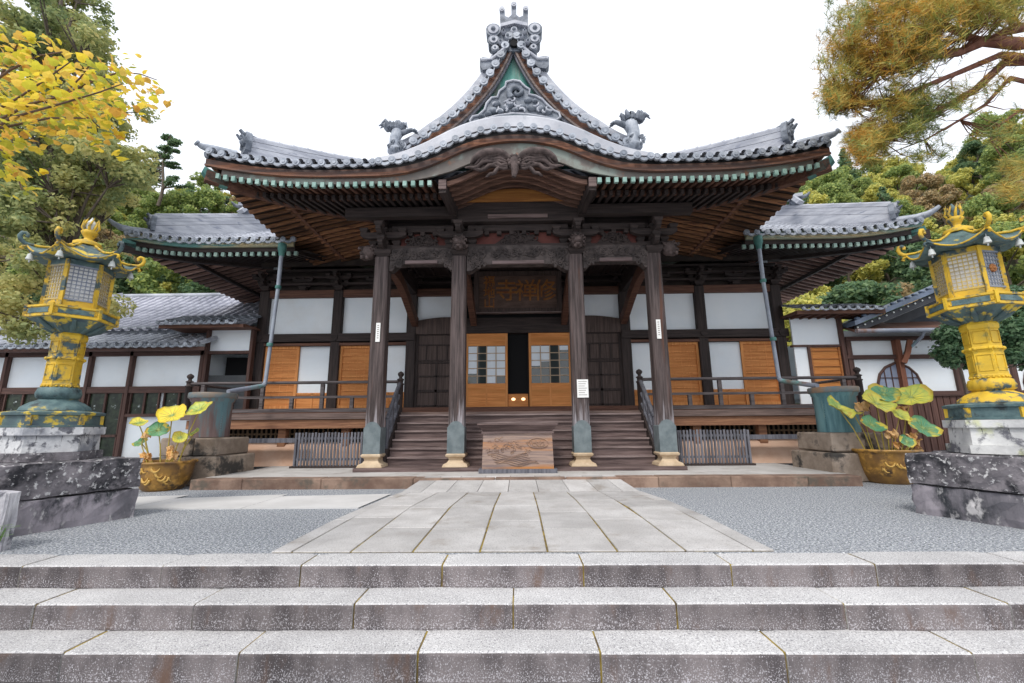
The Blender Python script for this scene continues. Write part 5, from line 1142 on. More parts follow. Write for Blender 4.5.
def lotus_pot(cx, cy, r, h, leaves, dry, labs):
    if cx > 0: leaves = [(a*.95, b, h+(c-h)*.88, d*.86, *e) for a, b, c, d, *e in leaves]
    p = thing('lotus_pot', labs[0], 'plant pot', (cx, cy, 0), 'glazed lotus pots')
    mb = MB(); mb.lathe((cx, cy, 0), [(r*.62, .0), (r*.70, .04), (r*.82, h*.3), (r*.90, h*.6), (r*.93, h*.86), (r*.94, h*.9), (r*1.02, h*.93), (r*1.03, h*.98), (r*1.0, h), (r*.9, h*.99), (r*.86, h*.9)], 40); mb.build('pot_body', potm, p)
    mb = MB(); mb.lathe((cx, cy, 0), [(r*.1, h*.84), (r*.87, h*.85)], 24); mb.build('soil', soil, p)
    mb = MB(); r_ = random.Random(int(cx*10))
    for k in range(10):
        a = -PI/2+r_.uniform(-1, 1); z = h*r_.uniform(.3, .75); q = r*(.80+.14*z/h)
        mb.tube([((q+.01)*math.cos(a+.05*math.cos(j*.9+k)+.04*j)+cx, (q+.01)*math.sin(a+.05*math.cos(j*.9+k)+.04*j)+cy, z+.05*math.sin(j*.9+k)) for j in range(7)], [.01, .02, .024, .024, .02, .015, .006], 5)
    mb.build('pot_relief', mat('ochre_relief', (.55, .33, .07), (.66, .42, .12), scale=5, rough=.45), p)
    for i, (dx, dy, z, rr, tl, az, m) in enumerate(leaves):
        L = thing('lotus_plant', labs[1][i], 'lotus leaf', (cx+dx*.5, cy+dy*.5, h*.86), labs[2])
        x, y = cx+dx, cy+dy; bx_, by_ = cx+dx*.45, cy+dy*.4
        leaf(x, y, z, rr, tl, az, m, L, i+int(cx*7), .22, .14)
        mb = MB(); mb.tube([(bx_, by_, h*.84), (bx_+dx*.25, by_+dy*.2, h+(z-h)*.5), (x, y, z)], [.014, .012, .010], 6); mb.build('stem', stemm, L)
    for i, (dx, dy, z, rr) in enumerate(dry):
        L = thing('withered_lotus', labs[3][i], 'dry lotus leaf', (cx+dx*.7, cy+dy*.7, h*.86), labs[4])
        crumpled(cx+dx, cy+dy, z, rr, L, i+50)
        mb = MB(); mb.tube([(cx+dx*.7, cy+dy*.7, h*.84), (cx+dx*1.05, cy+dy, h+(z-h)*.6), (cx+dx, cy+dy, z)], [.012, .01, .008], 6); mb.build('stem', stemm, L)
lotus_pot(-7.66, 9.50, .55, .60,
    [(.02, -.05, 1.56, .30, .75, .1, mat('lotus_leaf_golden', (.80, .54, .04), (.74, .60, .06), scale=2, rough=.5, bump=.1)), (.50, .1, 1.68, .27, .7, -.2, lotB), (-.28, 0, 1.25, .20, 1.0, .5, lotG), (-.75, .0, 1.40, .17, .5, .4, lotY), (-.72, .1, .98, .13, .8, 0, lotG), (.30, -.1, 1.08, .15, .9, .3, lotY), (.42, .15, 1.18, .12, .8, -.5, lotB)],
    [(-.42, -.1, 1.2, .11), (-.18, -.35, .76, .14), (.25, -.2, .80, .15), (.12, -.1, .90, .09), (-.58, 0, 1.15, .07)],
    ('low ochre glazed pot beside the left pedestal', ['round golden yellow lotus leaf in the left pot', 'pale green lotus leaf rising highest in the left pot', 'drooping dark green lotus leaf mid left pot', 'small yellow green lotus leaf leaning furthest left', 'little green lotus leaf low at the far left pot rim', 'small yellow lotus leaf low at the right of the left pot', 'small half green leaf against the brown barrel base'], 'lotus leaves in the left pot',
     ['crumpled tan leaf beside the dark green one in the left pot', 'crumpled orange leaf hanging on the left pot soil', 'crumpled tan leaf low at the right of the left pot', 'little withered leaf above the middle of the left pot', 'tiny withered leaf on a thin stalk in the left pot'], 'dry leaves in the left pot'))
lotus_pot(8.06, 9.95, .62, .72,
    [(-.98, -.1, 1.70, .36, .8, .5, lotB), (.0, .0, 1.84, .40, .75, .2, lotY), (.42, .25, 2.08, .33, .85, -.4, lotG), (.92, .1, 2.00, .42, .8, -.5, lotB), (-.32, -.15, 1.30, .27, .9, .1, lotG), (.88, -.1, 1.22, .31, .95, -.1, lotG), (.40, -.1, 1.52, .25, .8, .3, lotY), (.22, -.35, .90, .17, 1.2, .0, lotG), (-.52, .1, 1.62, .18, .4, .5, lotY)],
    [(.05, -.2, 1.10, .16), (.50, -.15, 1.02, .15), (.62, -.1, .92, .17), (-.25, .1, 1.72, .18), (.1, -.25, .85, .12), (.62, .1, 1.62, .18)],
    ('tall ochre glazed pot beside the right pedestal', ['yellow edged lotus leaf leaning furthest left over the turquoise barrel', 'large yellow lotus leaf in the middle of the right pot', 'upright green lotus leaf highest in the right pot', 'big green and yellow lotus leaf drooping at the upper right', 'round green lotus leaf hanging above the left rim of the right pot', 'round green lotus leaf nearest the right lantern pedestal', 'yellow lotus leaf below the highest green one', 'small oval green leaf low in the middle of the right pot', 'small yellow leaf between the two leftmost large leaves'], 'lotus leaves in the right pot',
     ['crumpled tan leaf hanging in the middle of the right pot', 'crumpled tan leaf right of the middle stalks', 'largest crumpled tan leaf low at right of the right pot', 'orange curled leaf against the large yellow leaf', 'small withered leaf at the soil of the right pot', 'brown curled leaf between the two high leaves'], 'dry leaves in the right pot'))

# ============================================================ SIDE BUILDINGS
dkpost = wood('dark_brown_post', (.060, .032, .026), (.12, .062, .05), 'z')
dkbeam = wood('dark_brown_beam', (.060, .032, .026), (.12, .062, .05), 'x')
palet = mat('pale_lilac_tile', (.34, .345, .40), (.54, .54, .60), scale=1.2, rough=.5, bump=.2, bscale=30, island=.08)
LB = thing('left_wing_building', 'long white-walled building with pale tiled roof behind the left lantern', 'building', (-15, 15, 0))
mb = MB(); mb.box(-24, -10.9, 14.55, 22, .2, 4.4); mb.build('wall', plaster, LB)
for x in (-22.6, -20.4, -17.75, -14.8, -13.35, -10.9):
    mb = MB(); mb.box(x-.055, x+.055, 14.4, 14.6, .1, 3.9); mb.build('post', dkpost, LB)
mb = MB(); mb.box(-24, -10.82, 14.42, 14.56, 2.46, 2.68); mb.box(-13.3, -10.82, 14.42, 14.56, 1.66, 1.76); mb.box(-24, -10.82, 14.42, 14.56, .1, .3); mb.box(-24, -10.82, 14.40, 14.56, 3.74, 3.92); mb.build('beam', dkbeam, LB)
for a, b in ((-22.5, -20.5), (-20.3, -17.85), (-17.6, -16.3), (-16.2, -14.9), (-14.7, -13.45), (-13.25, -12.2), (-12.1, -11.0)):
    door_ = a in (-14.7, -16.2, -17.6)
    z0 = .3 if door_ else 1.76
    w = MB(); w.box(a+.02, a+.06, 14.45, 14.52, z0, 2.46); w.box(b-.06, b-.02, 14.45, 14.52, z0, 2.46); w.box((a+b)/2-.03, (a+b)/2+.03, 14.45, 14.52, z0, 2.46)
    if door_: w.box(a, b, 14.45, 14.52, 1.0, 1.08)
    w = w.build('window', dkpost, LB); mb = MB(); mb.box(a+.03, b-.03, 14.505, 14.53, z0, 2.46); mb.build('window_pane', mat('painted_reflection_glass', (.008, .012, .009), (.035, .05, .03), scale=5, rough=.25, bump=0, spots=((.40, .45, .44), 4.2, .64, .03), spec=.25), w)  # green tones and pale spots paint a garden reflection into the pane colour
def roofpart(name, par, P, w, nr, pitch=.29, r=.06, m=None): mb = MB(); ribs(mb, P, w, nr, pitch, r); return mb.build(name, m or palet, par)
r1 = roofpart('lower_roof', LB, lambda q, t: Vector((-24+q, 13.75+1.5*t, 3.98+.68*t)), 13.6, 5, .34, .10, tile)
mb = MB(); eave_discs(mb, [(-24+.15+i*.30, 13.72, 3.98) for i in range(45)], .07); mb.box(-24, -10.4, 13.8, 13.9, 3.80, 3.92, 1); mb.build('eave_tiles', [discm, dkbeam], r1)
mb = MB(); mb.box(-24, -10.4, 15.15, 15.35, 4.60, 4.84); mb.tube([(-24, 15.2, 4.88), (-10.4, 15.2, 4.88)], .09, 8); mb.build('flashing_ridge', tiled, r1)
def mainr(q, t):
    y = 15.0+4.2*t; x = -23.5+q; xl = -23.4+4.4*t*1.1; return Vector((max(x, xl), y, 4.75+2.55*t+.12*math.sin(PI*t)*-1+.25*max(0, 1-(x+23.5)/4)*(1-t)))
r2 = roofpart('upper_roof', LB, mainr, 13.4, 12, .34, .085)
mb = MB(); mb.tube([(-18.7, 19.2, 7.38), (-10, 19.2, 7.38)], .13, 8); mb.box(-18.7, -10, 19.1, 19.3, 7.15, 7.35); mb.sweep([(-23.3, 15.1, 5.05), (-22, 16.2, 5.6), (-18.6, 19.2, 7.3)], [(-.12, 0), (.12, 0), (.1, .25), (-.1, .25)]); mb.build('ridge', tile, r2)
mb = MB(); mb.box(-19, -10, 19.3, 22.5, 4.4, 7.1); mb.build('rear_wall', plaster, LB)
# annexes that fill the gap between hall and wings
AN = thing('left_annex', 'narrow annex with small tiled canopy and dark opening left of the hall', 'annex', (-10, 14.7, .2))
mb = MB(); mb.box(-10.72, -9.3, 14.5, 14.58, 3.86, 4.66); mb.build('plaster_panel', plaster, AN)
mb = MB(); mb.box(-10.85, -10.72, 14.42, 14.6, .2, 4.75); mb.box(-9.3, -9.2, 14.42, 14.6, .2, 4.75); mb.box(-10.72, -9.3, 14.44, 14.6, 3.78, 3.88); mb.build('frame', dkpost, AN)
mb = MB(); mb.box(-10.72, -9.3, 15.4, 15.45, .2, 3.8); mb.box(-10.72, -9.3, 14.6, 14.64, .2, 3.05, 1); mb.build('dark_opening', [black, mat('dim_grey_board', (.05, .055, .06), (.08, .085, .09), scale=1)], AN)  # black sheet at the back paints the shade inside the opening
r = roofpart('canopy_roof', AN, lambda q, t: Vector((-12.1+q, 13.7+1.2*t, 4.72+.50*t+.0)), 3.0, 4, .29, .06, tiled)
mb = MB(); eave_discs(mb, [(-12.1+.15+i*.29, 13.68, 4.72) for i in range(10)], .06); mb.box(-12.0, -9.15, 13.75, 13.85, 4.55, 4.66, 1); mb.box(-12.0, -9.15, 13.85, 14.9, 4.62, 4.68, 1); mb.build('eave_tiles', [discm, redw], r)
AR = thing('right_annex', 'narrow annex with small tiled canopy and orange shutter right of the hall', 'annex', (10.1, 14.7, .2))
mb = MB(); mb.box(9.3, 10.83, 14.5, 14.56, 3.86, 4.82); mb.box(9.3, 9.72, 14.5, 14.56, 1.9, 3.80); mb.box(9.3, 10.83, 14.5, 14.56, .9, 1.9); mb.build('plaster_panel', plaster, AR)
mb = MB(); mb.box(10.83, 10.96, 14.40, 14.6, .2, 4.85); mb.box(9.22, 10.83, 14.44, 14.58, 3.80, 3.87); mb.box(9.72, 9.80, 14.44, 14.58, 1.9, 3.8); mb.box(9.22, 10.83, 14.42, 14.58, 4.80, 4.92); mb.build('frame', dkpost, AR)
mb = MB(); mb.box(9.8, 10.8, 14.5, 14.53, 1.95, 3.78)
for q in range(7): z = 2.1+q*.26; mb.box(9.8, 10.8, 14.47, 14.5, z-.015, z+.015, 1)
for x in (9.8, 10.74): mb.box(x, x+.06, 14.46, 14.5, 1.95, 3.78, 1)
mb.build('shutter', [wood('dark_orange_wood', (.42, .15, .035), (.55, .23, .06), 'x'), wood('dark_orange_batten', (.30, .11, .03), (.4, .16, .05), 'x')], AR)
r = roofpart('canopy_roof', AR, lambda q, t: Vector((9.1+q, 13.75+1.1*t, 4.94+.40*t)), 2.85, 4, .29, .06, tiled)
mb = MB(); eave_discs(mb, [(9.1+.15+i*.29, 13.72, 4.94) for i in range(10)], .055); mb.box(9.1, 11.95, 13.78, 13.88, 4.78, 4.90, 1); mb.box(9.1, 11.9, 13.88, 14.9, 4.84, 4.9, 1)
for i in range(9): mb.box(9.3+i*.3, 9.36+i*.3, 13.85, 14.5, 4.76, 4.84, 1)
mb.build('eave_tiles', [discm, redw], r)
RB = thing('right_wing_building', 'white-walled building with arched windows and blue-black roof behind the right pot', 'building', (14, 15, 0))
mb = MB(); mb.box(11.0, 22, 14.55, 21, 2.2, 4.35); mb.build('wall', plaster, RB)
mb = MB(); mb.box(11.0, 22, 14.5, 14.6, .2, 2.2)
for k in range(50): mb.box(11.05+k*.22, 11.235+k*.22, 14.47, 14.5, .3, 2.1)
mb.build('board_skirting', wood('brown_skirting', (.075, .035, .028), (.15, .075, .058), 'z', island=.2), RB)
mb = MB(); mb.box(11.0, 22, 14.44, 14.56, 3.36, 3.50); mb.box(11.0, 22, 14.42, 14.56, 2.12, 2.28); mb.box(11.0, 22, 14.40, 14.56, 4.0, 4.12); mb.build('beam', dkbeam, RB)
for x in (11.12, 12.68, 14.55, 16.4, 18.5):
    mb = MB(); mb.box(x-.08, x+.08, 14.36 if x == 12.68 else 14.46, 14.56, .2, 4.0)
    if x == 12.68: mb.sweep([(x, 14.3, 3.2), (x+.15, 14.25, 3.55), (x+.25, 14.2, 3.95)], [(-.06, -.07), (.06, -.07), (.06, .07), (-.06, .07)])
    mb.build('post', mat('red_brown_post', (.16, .06, .035), (.24, .10, .06), scale=3, stretch=(6, 6, .4)) if x == 12.68 else dkpost, RB)
for xc in (12.62, 17.4):
    mb = MB(); pts = [(-.68, 2.28), (-.70, 2.55), (-.60, 2.85), (-.38, 3.08), (-.15, 3.18), (0, 3.24)]; pts = pts+[(-a, b) for a, b in pts[-2::-1]]
    mb.tube([(xc+a, 14.52, b) for a, b in pts], .045, 6, 1); w = mb.build('arched_window', [dkpost, dkpost], RB)
    mb = MB(); mb.plate([(xc+a, b) for a, b in pts][::-1], 14.515, 14.54); mb.build('window_pane', frost, w)
    mb = MB(); 
    for q in (-.45, -.22, 0, .22, .45): mb.box(xc+q-.012, xc+q+.012, 14.49, 14.51, 2.28, 3.2-.9*q*q)
    mb.box(xc-.64, xc+.64, 14.49, 14.51, 2.72, 2.745); mb.build('window_bars', dkpost, w)
mb = MB(); mb.add([(11.0, 13.9, 4.22), (15.3, 13.9, 4.22), (15.3, 15.0, 4.75), (11.0, 15.0, 4.75), (11.0, 13.9, 4.14), (15.3, 13.9, 4.14), (15.3, 15.0, 4.67), (11.0, 15.0, 4.67)], [(0, 1, 2, 3), (7, 6, 5, 4), (0, 4, 5, 1), (3, 7, 4, 0), (1, 5, 6, 2)]); e = mb.build('lower_roof', redw, RB)
mb = MB(); mb.tube([(10.95, 13.84, 4.2), (15.3, 13.84, 4.2)], .075, 10); mb.tube([(13.1, 13.84, 4.15), (13.1, 13.95, 4.0), (12.85, 14.3, 3.6), (12.8, 14.35, 3.5)], .05, 8); mb.build('gutter', pipem, e)
# big dark gabled roof whose edge rises to the right
mb = MB(); A = [(11.0, 4.40), (12.4, 4.95), (13.8, 5.5), (15.0, 6.0)]
for (y0, y1, dz0, dz1, mi, inset) in ((13.9, 15.2, 0, .16, 0, 0), (14.0, 14.1, -.22, 0, 1, .1), (14.9, 15.19, -.55, -.22, 1, .4)):
    n = len(A); lo = [(x+inset, z+dz0) for x, z in A]; hi = [(x+inset, z+dz1) for x, z in A]; mb.strip(lo, hi, y0, y1, mi)
for i in range(16): f = (i+.5)/16; x = 11.0+4.0*f; z = float(np.interp(x, [a for a, b in A], [b for a, b in A])); mb.ball((x, 13.95, z+.19), (.10, .08, .06), 6, 0); mb.disc((x, 14.0, z-.10), .03, .03, (0, -1, 0), 6, 2)
mb.build('gabled_roof', [bluer, mat('black_eave_board', (.02, .022, .028), (.04, .042, .05), scale=2, rough=.6), gray_bell], RB)
mb = MB(); mb.plate([(11.8, 4.3), (15.2, 4.3), (15.2, 5.7), (13.8, 5.2), (12.6, 4.7)], 15.2, 15.3); mb.build('gable_wall', mat('dark_gable', (.03, .035, .05), (.06, .065, .08), scale=2), RB)
mb = MB(); 
for k in range(9): mb.ball((12.9+.33*(k % 5)+rnd.uniform(-.05, .05), 14.2+.1*(k//5), 3.92-.2*(k//5)), (.03, .03, .03), 5)
mb.build('rafter_end_studs', gray_bell, RB)

# ============================================================ VEGETATION
def crown_mesh(name, mats, seed, clumps, nleaf, size, spread, flat=.55, par=None, off=(0, 0, 0), loc=(0, 0, 0)):
    """many small leaf faces spread through clumps [(x,y,z,r)]"""
    g = np.random.default_rng(seed); C_ = np.array(clumps); w = C_[:, 3]**2; idx = g.choice(len(C_), nleaf, p=w/w.sum())
    d = g.normal(size=(nleaf, 3)); d /= np.linalg.norm(d, axis=1)[:, None]; rr = g.random(nleaf)**.45
    c = C_[idx, :3]+d*(rr*C_[idx, 3])[:, None]*np.array([1, 1, spread])
    n = d*.8+g.normal(size=(nleaf, 3))*.7+np.array([0, 0, flat]); n /= np.linalg.norm(n, axis=1)[:, None]
    t = np.cross(n, g.normal(size=(nleaf, 3))); t /= np.linalg.norm(t, axis=1)[:, None]; b = np.cross(n, t)
    s = size*(.6+.8*g.random(nleaf))[:, None]
    v = np.stack([c-t*s*.5, c+b*s*.32+n*s*.06, c+t*s*.5, c-b*s*.32+n*s*.06], 1).reshape(-1, 3)-np.array(off)
    me = bpy.data.meshes.new(name); me.vertices.add(len(v)); me.vertices.foreach_set('co', v.ravel().astype(np.float32))
    me.loops.add(4*nleaf); me.loops.foreach_set('vertex_index', np.arange(4*nleaf, dtype=np.int32)); me.polygons.add(nleaf)
    me.polygons.foreach_set('loop_start', np.arange(0, 4*nleaf, 4, dtype=np.int32)); me.update(calc_edges=True)
    for m in (mats if isinstance(mats, (list, tuple)) else [mats]): me.materials.append(m)
    return me
lf_dark = leafmat('dark_green_leaf', [(0.09, 0.16, 0.10), (0.16, 0.26, 0.13), (0.24, 0.33, 0.15)], transl=.45)
lf_mid = leafmat('mid_green_leaf', [(0.16, 0.24, 0.10), (0.32, 0.41, 0.13), (0.51, 0.56, 0.18)], transl=.45)
lf_yel = leafmat('yellow_green_leaf', [(0.34, 0.38, 0.11), (0.59, 0.57, 0.16), (0.75, 0.67, 0.18)], transl=.45)
lf_rus = leafmat('russet_leaf', [(0.27, 0.24, 0.15), (0.49, 0.38, 0.20), (0.59, 0.41, 0.22)], transl=.45)
lf_zel = leafmat('olive_leaf', [(0.17, 0.24, 0.12), (0.34, 0.39, 0.17), (0.56, 0.54, 0.22), (0.68, 0.57, 0.24)], noise_scale=.55, transl=.45)
lf_cam = leafmat('glossy_shrub_leaf', [(.06, .13, .07), (.12, .21, .11), (.20, .31, .16)], rough=.3)
KINDS = {}
def clumps_round(seed, R_, H, n):
    r_ = random.Random(seed); out = []
    for k in range(n):
        a = r_.uniform(0, 2*PI); u = r_.uniform(-.75, 1); q = math.sqrt(max(0, 1-u*u))*R_*r_.uniform(.55, .85)
        out.append((q*math.cos(a), q*math.sin(a), H*.60+u*H*.32, R_*r_.uniform(.16, .36)))
    return out
def trunk(mb, H, R_, seed, x=0, y=0, z=0, tr=.22):
    r_ = random.Random(seed); pts = [(x+r_.uniform(-.1, .1)*k, y+r_.uniform(-.1, .1)*k, z-.5+(H*.75+.5)*k/5) for k in range(6)]; mb.tube(pts, [tr*(1-.15*k) for k in range(6)], 8)
    for k in range(8):
        p = Vector(pts[2+k % 4]); a = r_.uniform(0, 2*PI); L = R_*r_.uniform(.5, .85); mb.tube([p, p+Vector((L*.5*math.cos(a), L*.5*math.sin(a), L*.35)), p+Vector((L*math.cos(a), L*math.sin(a), L*.6))], [tr*.4, tr*.25, tr*.08], 6)
protos = []
for i, (nm, m, R_, H, nc, nl, sz, lab) in enumerate([
        ('broadleaf_tree', lf_mid, 3.2, 8.5, 30, 9000, .30, 'mid green'), ('broadleaf_tree', lf_yel, 3.0, 7.5, 28, 8500, .29, 'yellow green'),
        ('broadleaf_tree', lf_dark, 3.1, 9, 32, 9000, .30, 'dark green'), ('broadleaf_tree', lf_rus, 2.7, 7.5, 24, 7500, .26, 'russet'),
        ('conifer_tree', lf_dark, 2.2, 12, 0, 5200, .42, 'tall dark')]):
    if nm == 'conifer_tree':
        r_ = random.Random(4); cl = []
        for k in range(34): f = k/33; rr = R_*(1-f)*.9+.15; a = k*2.4; cl.append((rr*.6*math.cos(a), rr*.6*math.sin(a), 2.5+f*(H-3), .35+rr*.42))
    else: cl = clumps_round(i+3, R_, H, nc)
    me = crown_mesh('crown', m, i, cl, nl, sz, .75); tb = MB(); trunk(tb, H, R_, i); tm = tb.build('trunk', bark); protos.append((nm, me, tm.data, lab)); bpy.data.objects.remove(tm)
def hill(x, y):
    d = max(y-27.5, (abs(x)-27)*.9 if y > 12 else 0); d2 = max(0, min(d, 60)); 
    return 1.05*d2-.0040*d2*d2+(.8*math.sin(x*.21+1)+.7*math.sin(y*.17+x*.08))*min(1, d2/8)+(.02*d2 if x > 0 else 0)
mb = MB(); mb.grid(lambda u, v: (-170+340*u, 13+130*v, hill(-170+340*u, 13+130*v)-.35), 68, 40); struct(mb.build('forest_hill', grassg), 'wooded hillside rising behind the temple', 'hill')
rt = random.Random(21); cnt = 0; placed = []
SIDE = {True: 'left', False: 'right'}
def plant(x, y, k, sc, label, group):
    nm, cm, tm, lab = protos[k]; o = thing(nm, label, 'tree', (x, y, hill(x, y)-.3), group); o.scale = (sc, sc, sc*rt.uniform(.9, 1.15)); o.rotation_euler.z = rt.uniform(0, 6.28)
    c = bpy.data.objects.new('crown', cm); COL.objects.link(c); c.parent = o; t = bpy.data.objects.new('trunk', tm); COL.objects.link(t); t.parent = o
for side in (-1, 1):
    y = 29.0; row = 0
    while y < 72:
        x = max(19, y*.70) if side > 0 else max(18, y*.62)
        xmax = y*1.30
        while x < xmax:
            xx, yv = side*(x+rt.uniform(-1.2, 1.2)), y+rt.uniform(-1.5, 1.5)
            w = [.34, .36, .12, .12, .06]
            k = rt.choices(range(5), w)[0]
            band_ = 'at the foot of' if row < 2 else ('halfway up' if row < 6 else 'near the top of')
            lab = protos[k][3]+(' conifer ' if k == 4 else ' broadleaf tree ')+band_+' the wooded hill %s of the hall' % ('left' if side < 0 else 'right')
            plant(xx, yv, k, rt.uniform(.75, 1.1), lab, lab.replace(' tree ', ' trees ').replace(' conifer ', ' conifers '))
            x += rt.uniform(3.6, 4.8); cnt += 1
        y += 4.6+row*.25; row += 1
for (x, y) in ((23, 13), (26, 16.5), (21.5, 18), (28, 12), (24.5, 22), (30, 20), (20, 24.5), (26, 27), (-27, 15), (-30, 19), (-25, 21), (-29, 25), (-22, 25), (-19.5, 27), (-33, 14), (-24, 29)):
    k = rt.choice([0, 1, 2, 2]); sd_ = 'left' if x < 0 else 'right'; lab = protos[k][3]+' broadleaf tree close behind the %s wing building' % sd_; plant(x, y, k, rt.uniform(.75, .95), lab, lab.replace(' tree ', ' trees '))
# pine silhouette on the left ridge
def pad_pine(base, H, label):
    o = thing('ridge_pine', label, 'pine tree', base); x0, y0, z0 = base; r_ = random.Random(2); mb = MB()
    pts = [(x0+.3*math.sin(k), y0, z0+H*k/7) for k in range(8)]; mb.tube(pts, [.22*(1-k/9) for k in range(8)], 8); cl = []
    for k in range(30):
        f = .22+.76*k/29; p = Vector((x0+.3*math.sin(f*7), y0, z0+H*f)); a = r_.choice((0, PI))+r_.uniform(-.7, .7); L = H*.30*(1.25-f)*r_.uniform(.7, 1.2)
        e = p+Vector((L*math.cos(a), L*math.sin(a), .12*L)); mb.tube([p, p.lerp(e, .5)+Vector((0, 0, .15)), e], [.12, .09, .04], 5)
        for q in range(4): c = p.lerp(e, .45+.2*q); cl.append((c.x, c.y, c.z+.15, r_.uniform(.35, .7)))
    mb.build('trunk', bark, o); me = crown_mesh('crown', lf_dark, 8, cl, 9000, .26, .30, par=o, off=base); c = bpy.data.objects.new('crown', me); COL.objects.link(c); c.parent = o
p = at(158, 206, 52); pad_pine(tuple(p), 10.5, 'lone dark pine standing above the ridge left of the hall')
# large olive tree behind the left lantern
def big_tree():
    b = (-14.6, 10.6, 0); o = thing('zelkova_tree', 'tall olive leaved tree filling the left side behind the lantern', 'tree', b); mb = MB(); r_ = random.Random(12)
    trk = [(-12.3, 11.6, -.3), (-12.35, 11.6, 1.8), (-12.6, 11.5, 3.6), (-13.0, 11.3, 5.6), (-13.6, 11.2, 8.5), (-14.2, 11.2, 12), (-14.6, 11.2, 15)]
    mb.tube(trk, [.24, .20, .17, .14, .11, .08, .04], 10); cl = []
    tips = [(118, 292), (100, 250), (130, 215), (20, 300), (45, 282), (8, 260), (60, 240), (92, 225), (30, 225), (125, 185), (100, 190), (60, 190), (20, 180), (118, 160), (90, 150), (130, 148), (40, 150), (5, 140), (70, 125), (105, 118), (125, 100), (85, 90), (108, 75), (95, 55), (60, 60), (30, 70), (10, 90), (80, 30), (50, 25), (90, 12), (20, 30), (0, 10), (60, -5), (30, -20), (95, -10), (-20, 60), (-20, 150), (-20, 230), (-20, 290), (140, 170), (118, 135), (100, 205), (76, 265), (15, 320), (60, 85), (90, 75), (45, 130), (75, 160), (110, 172), (55, 215), (30, 100), (75, 50), (120, 128), (50, 175), (85, 120), (100, 30), (65, 15), (35, 45), (128, 165), (25, 200), (90, 175)]
    for i, (px, py) in enumerate(tips):
        Y = 11.3+r_.uniform(-1.1, 1.4); q = at(px*.88-3 if px > 60 else px, py, Y); near = min(trk[2:], key=lambda t: abs(t[2]-q.z*.78)); s = Vector(near); m_ = s.lerp(q, .5)+Vector((0, 0, .3))
        mb.tube([s, m_, q], [.055, .032, .012], 6)
        for j in range(7): u = q+Vector((r_.uniform(-.7, .55), r_.uniform(-.9, .9), r_.uniform(-.5, .5))); cl.append((u.x, u.y, u.z, r_.uniform(.22, .50))); mb.tube([m_.lerp(q, .6), u], [.03, .01], 4)
    mb.build('trunk', bark, o)
    me = crown_mesh('crown', lf_zel, 5, cl, 95000, .11, .7, off=b); c = bpy.data.objects.new('crown', me); COL.objects.link(c); c.parent = o
big_tree()
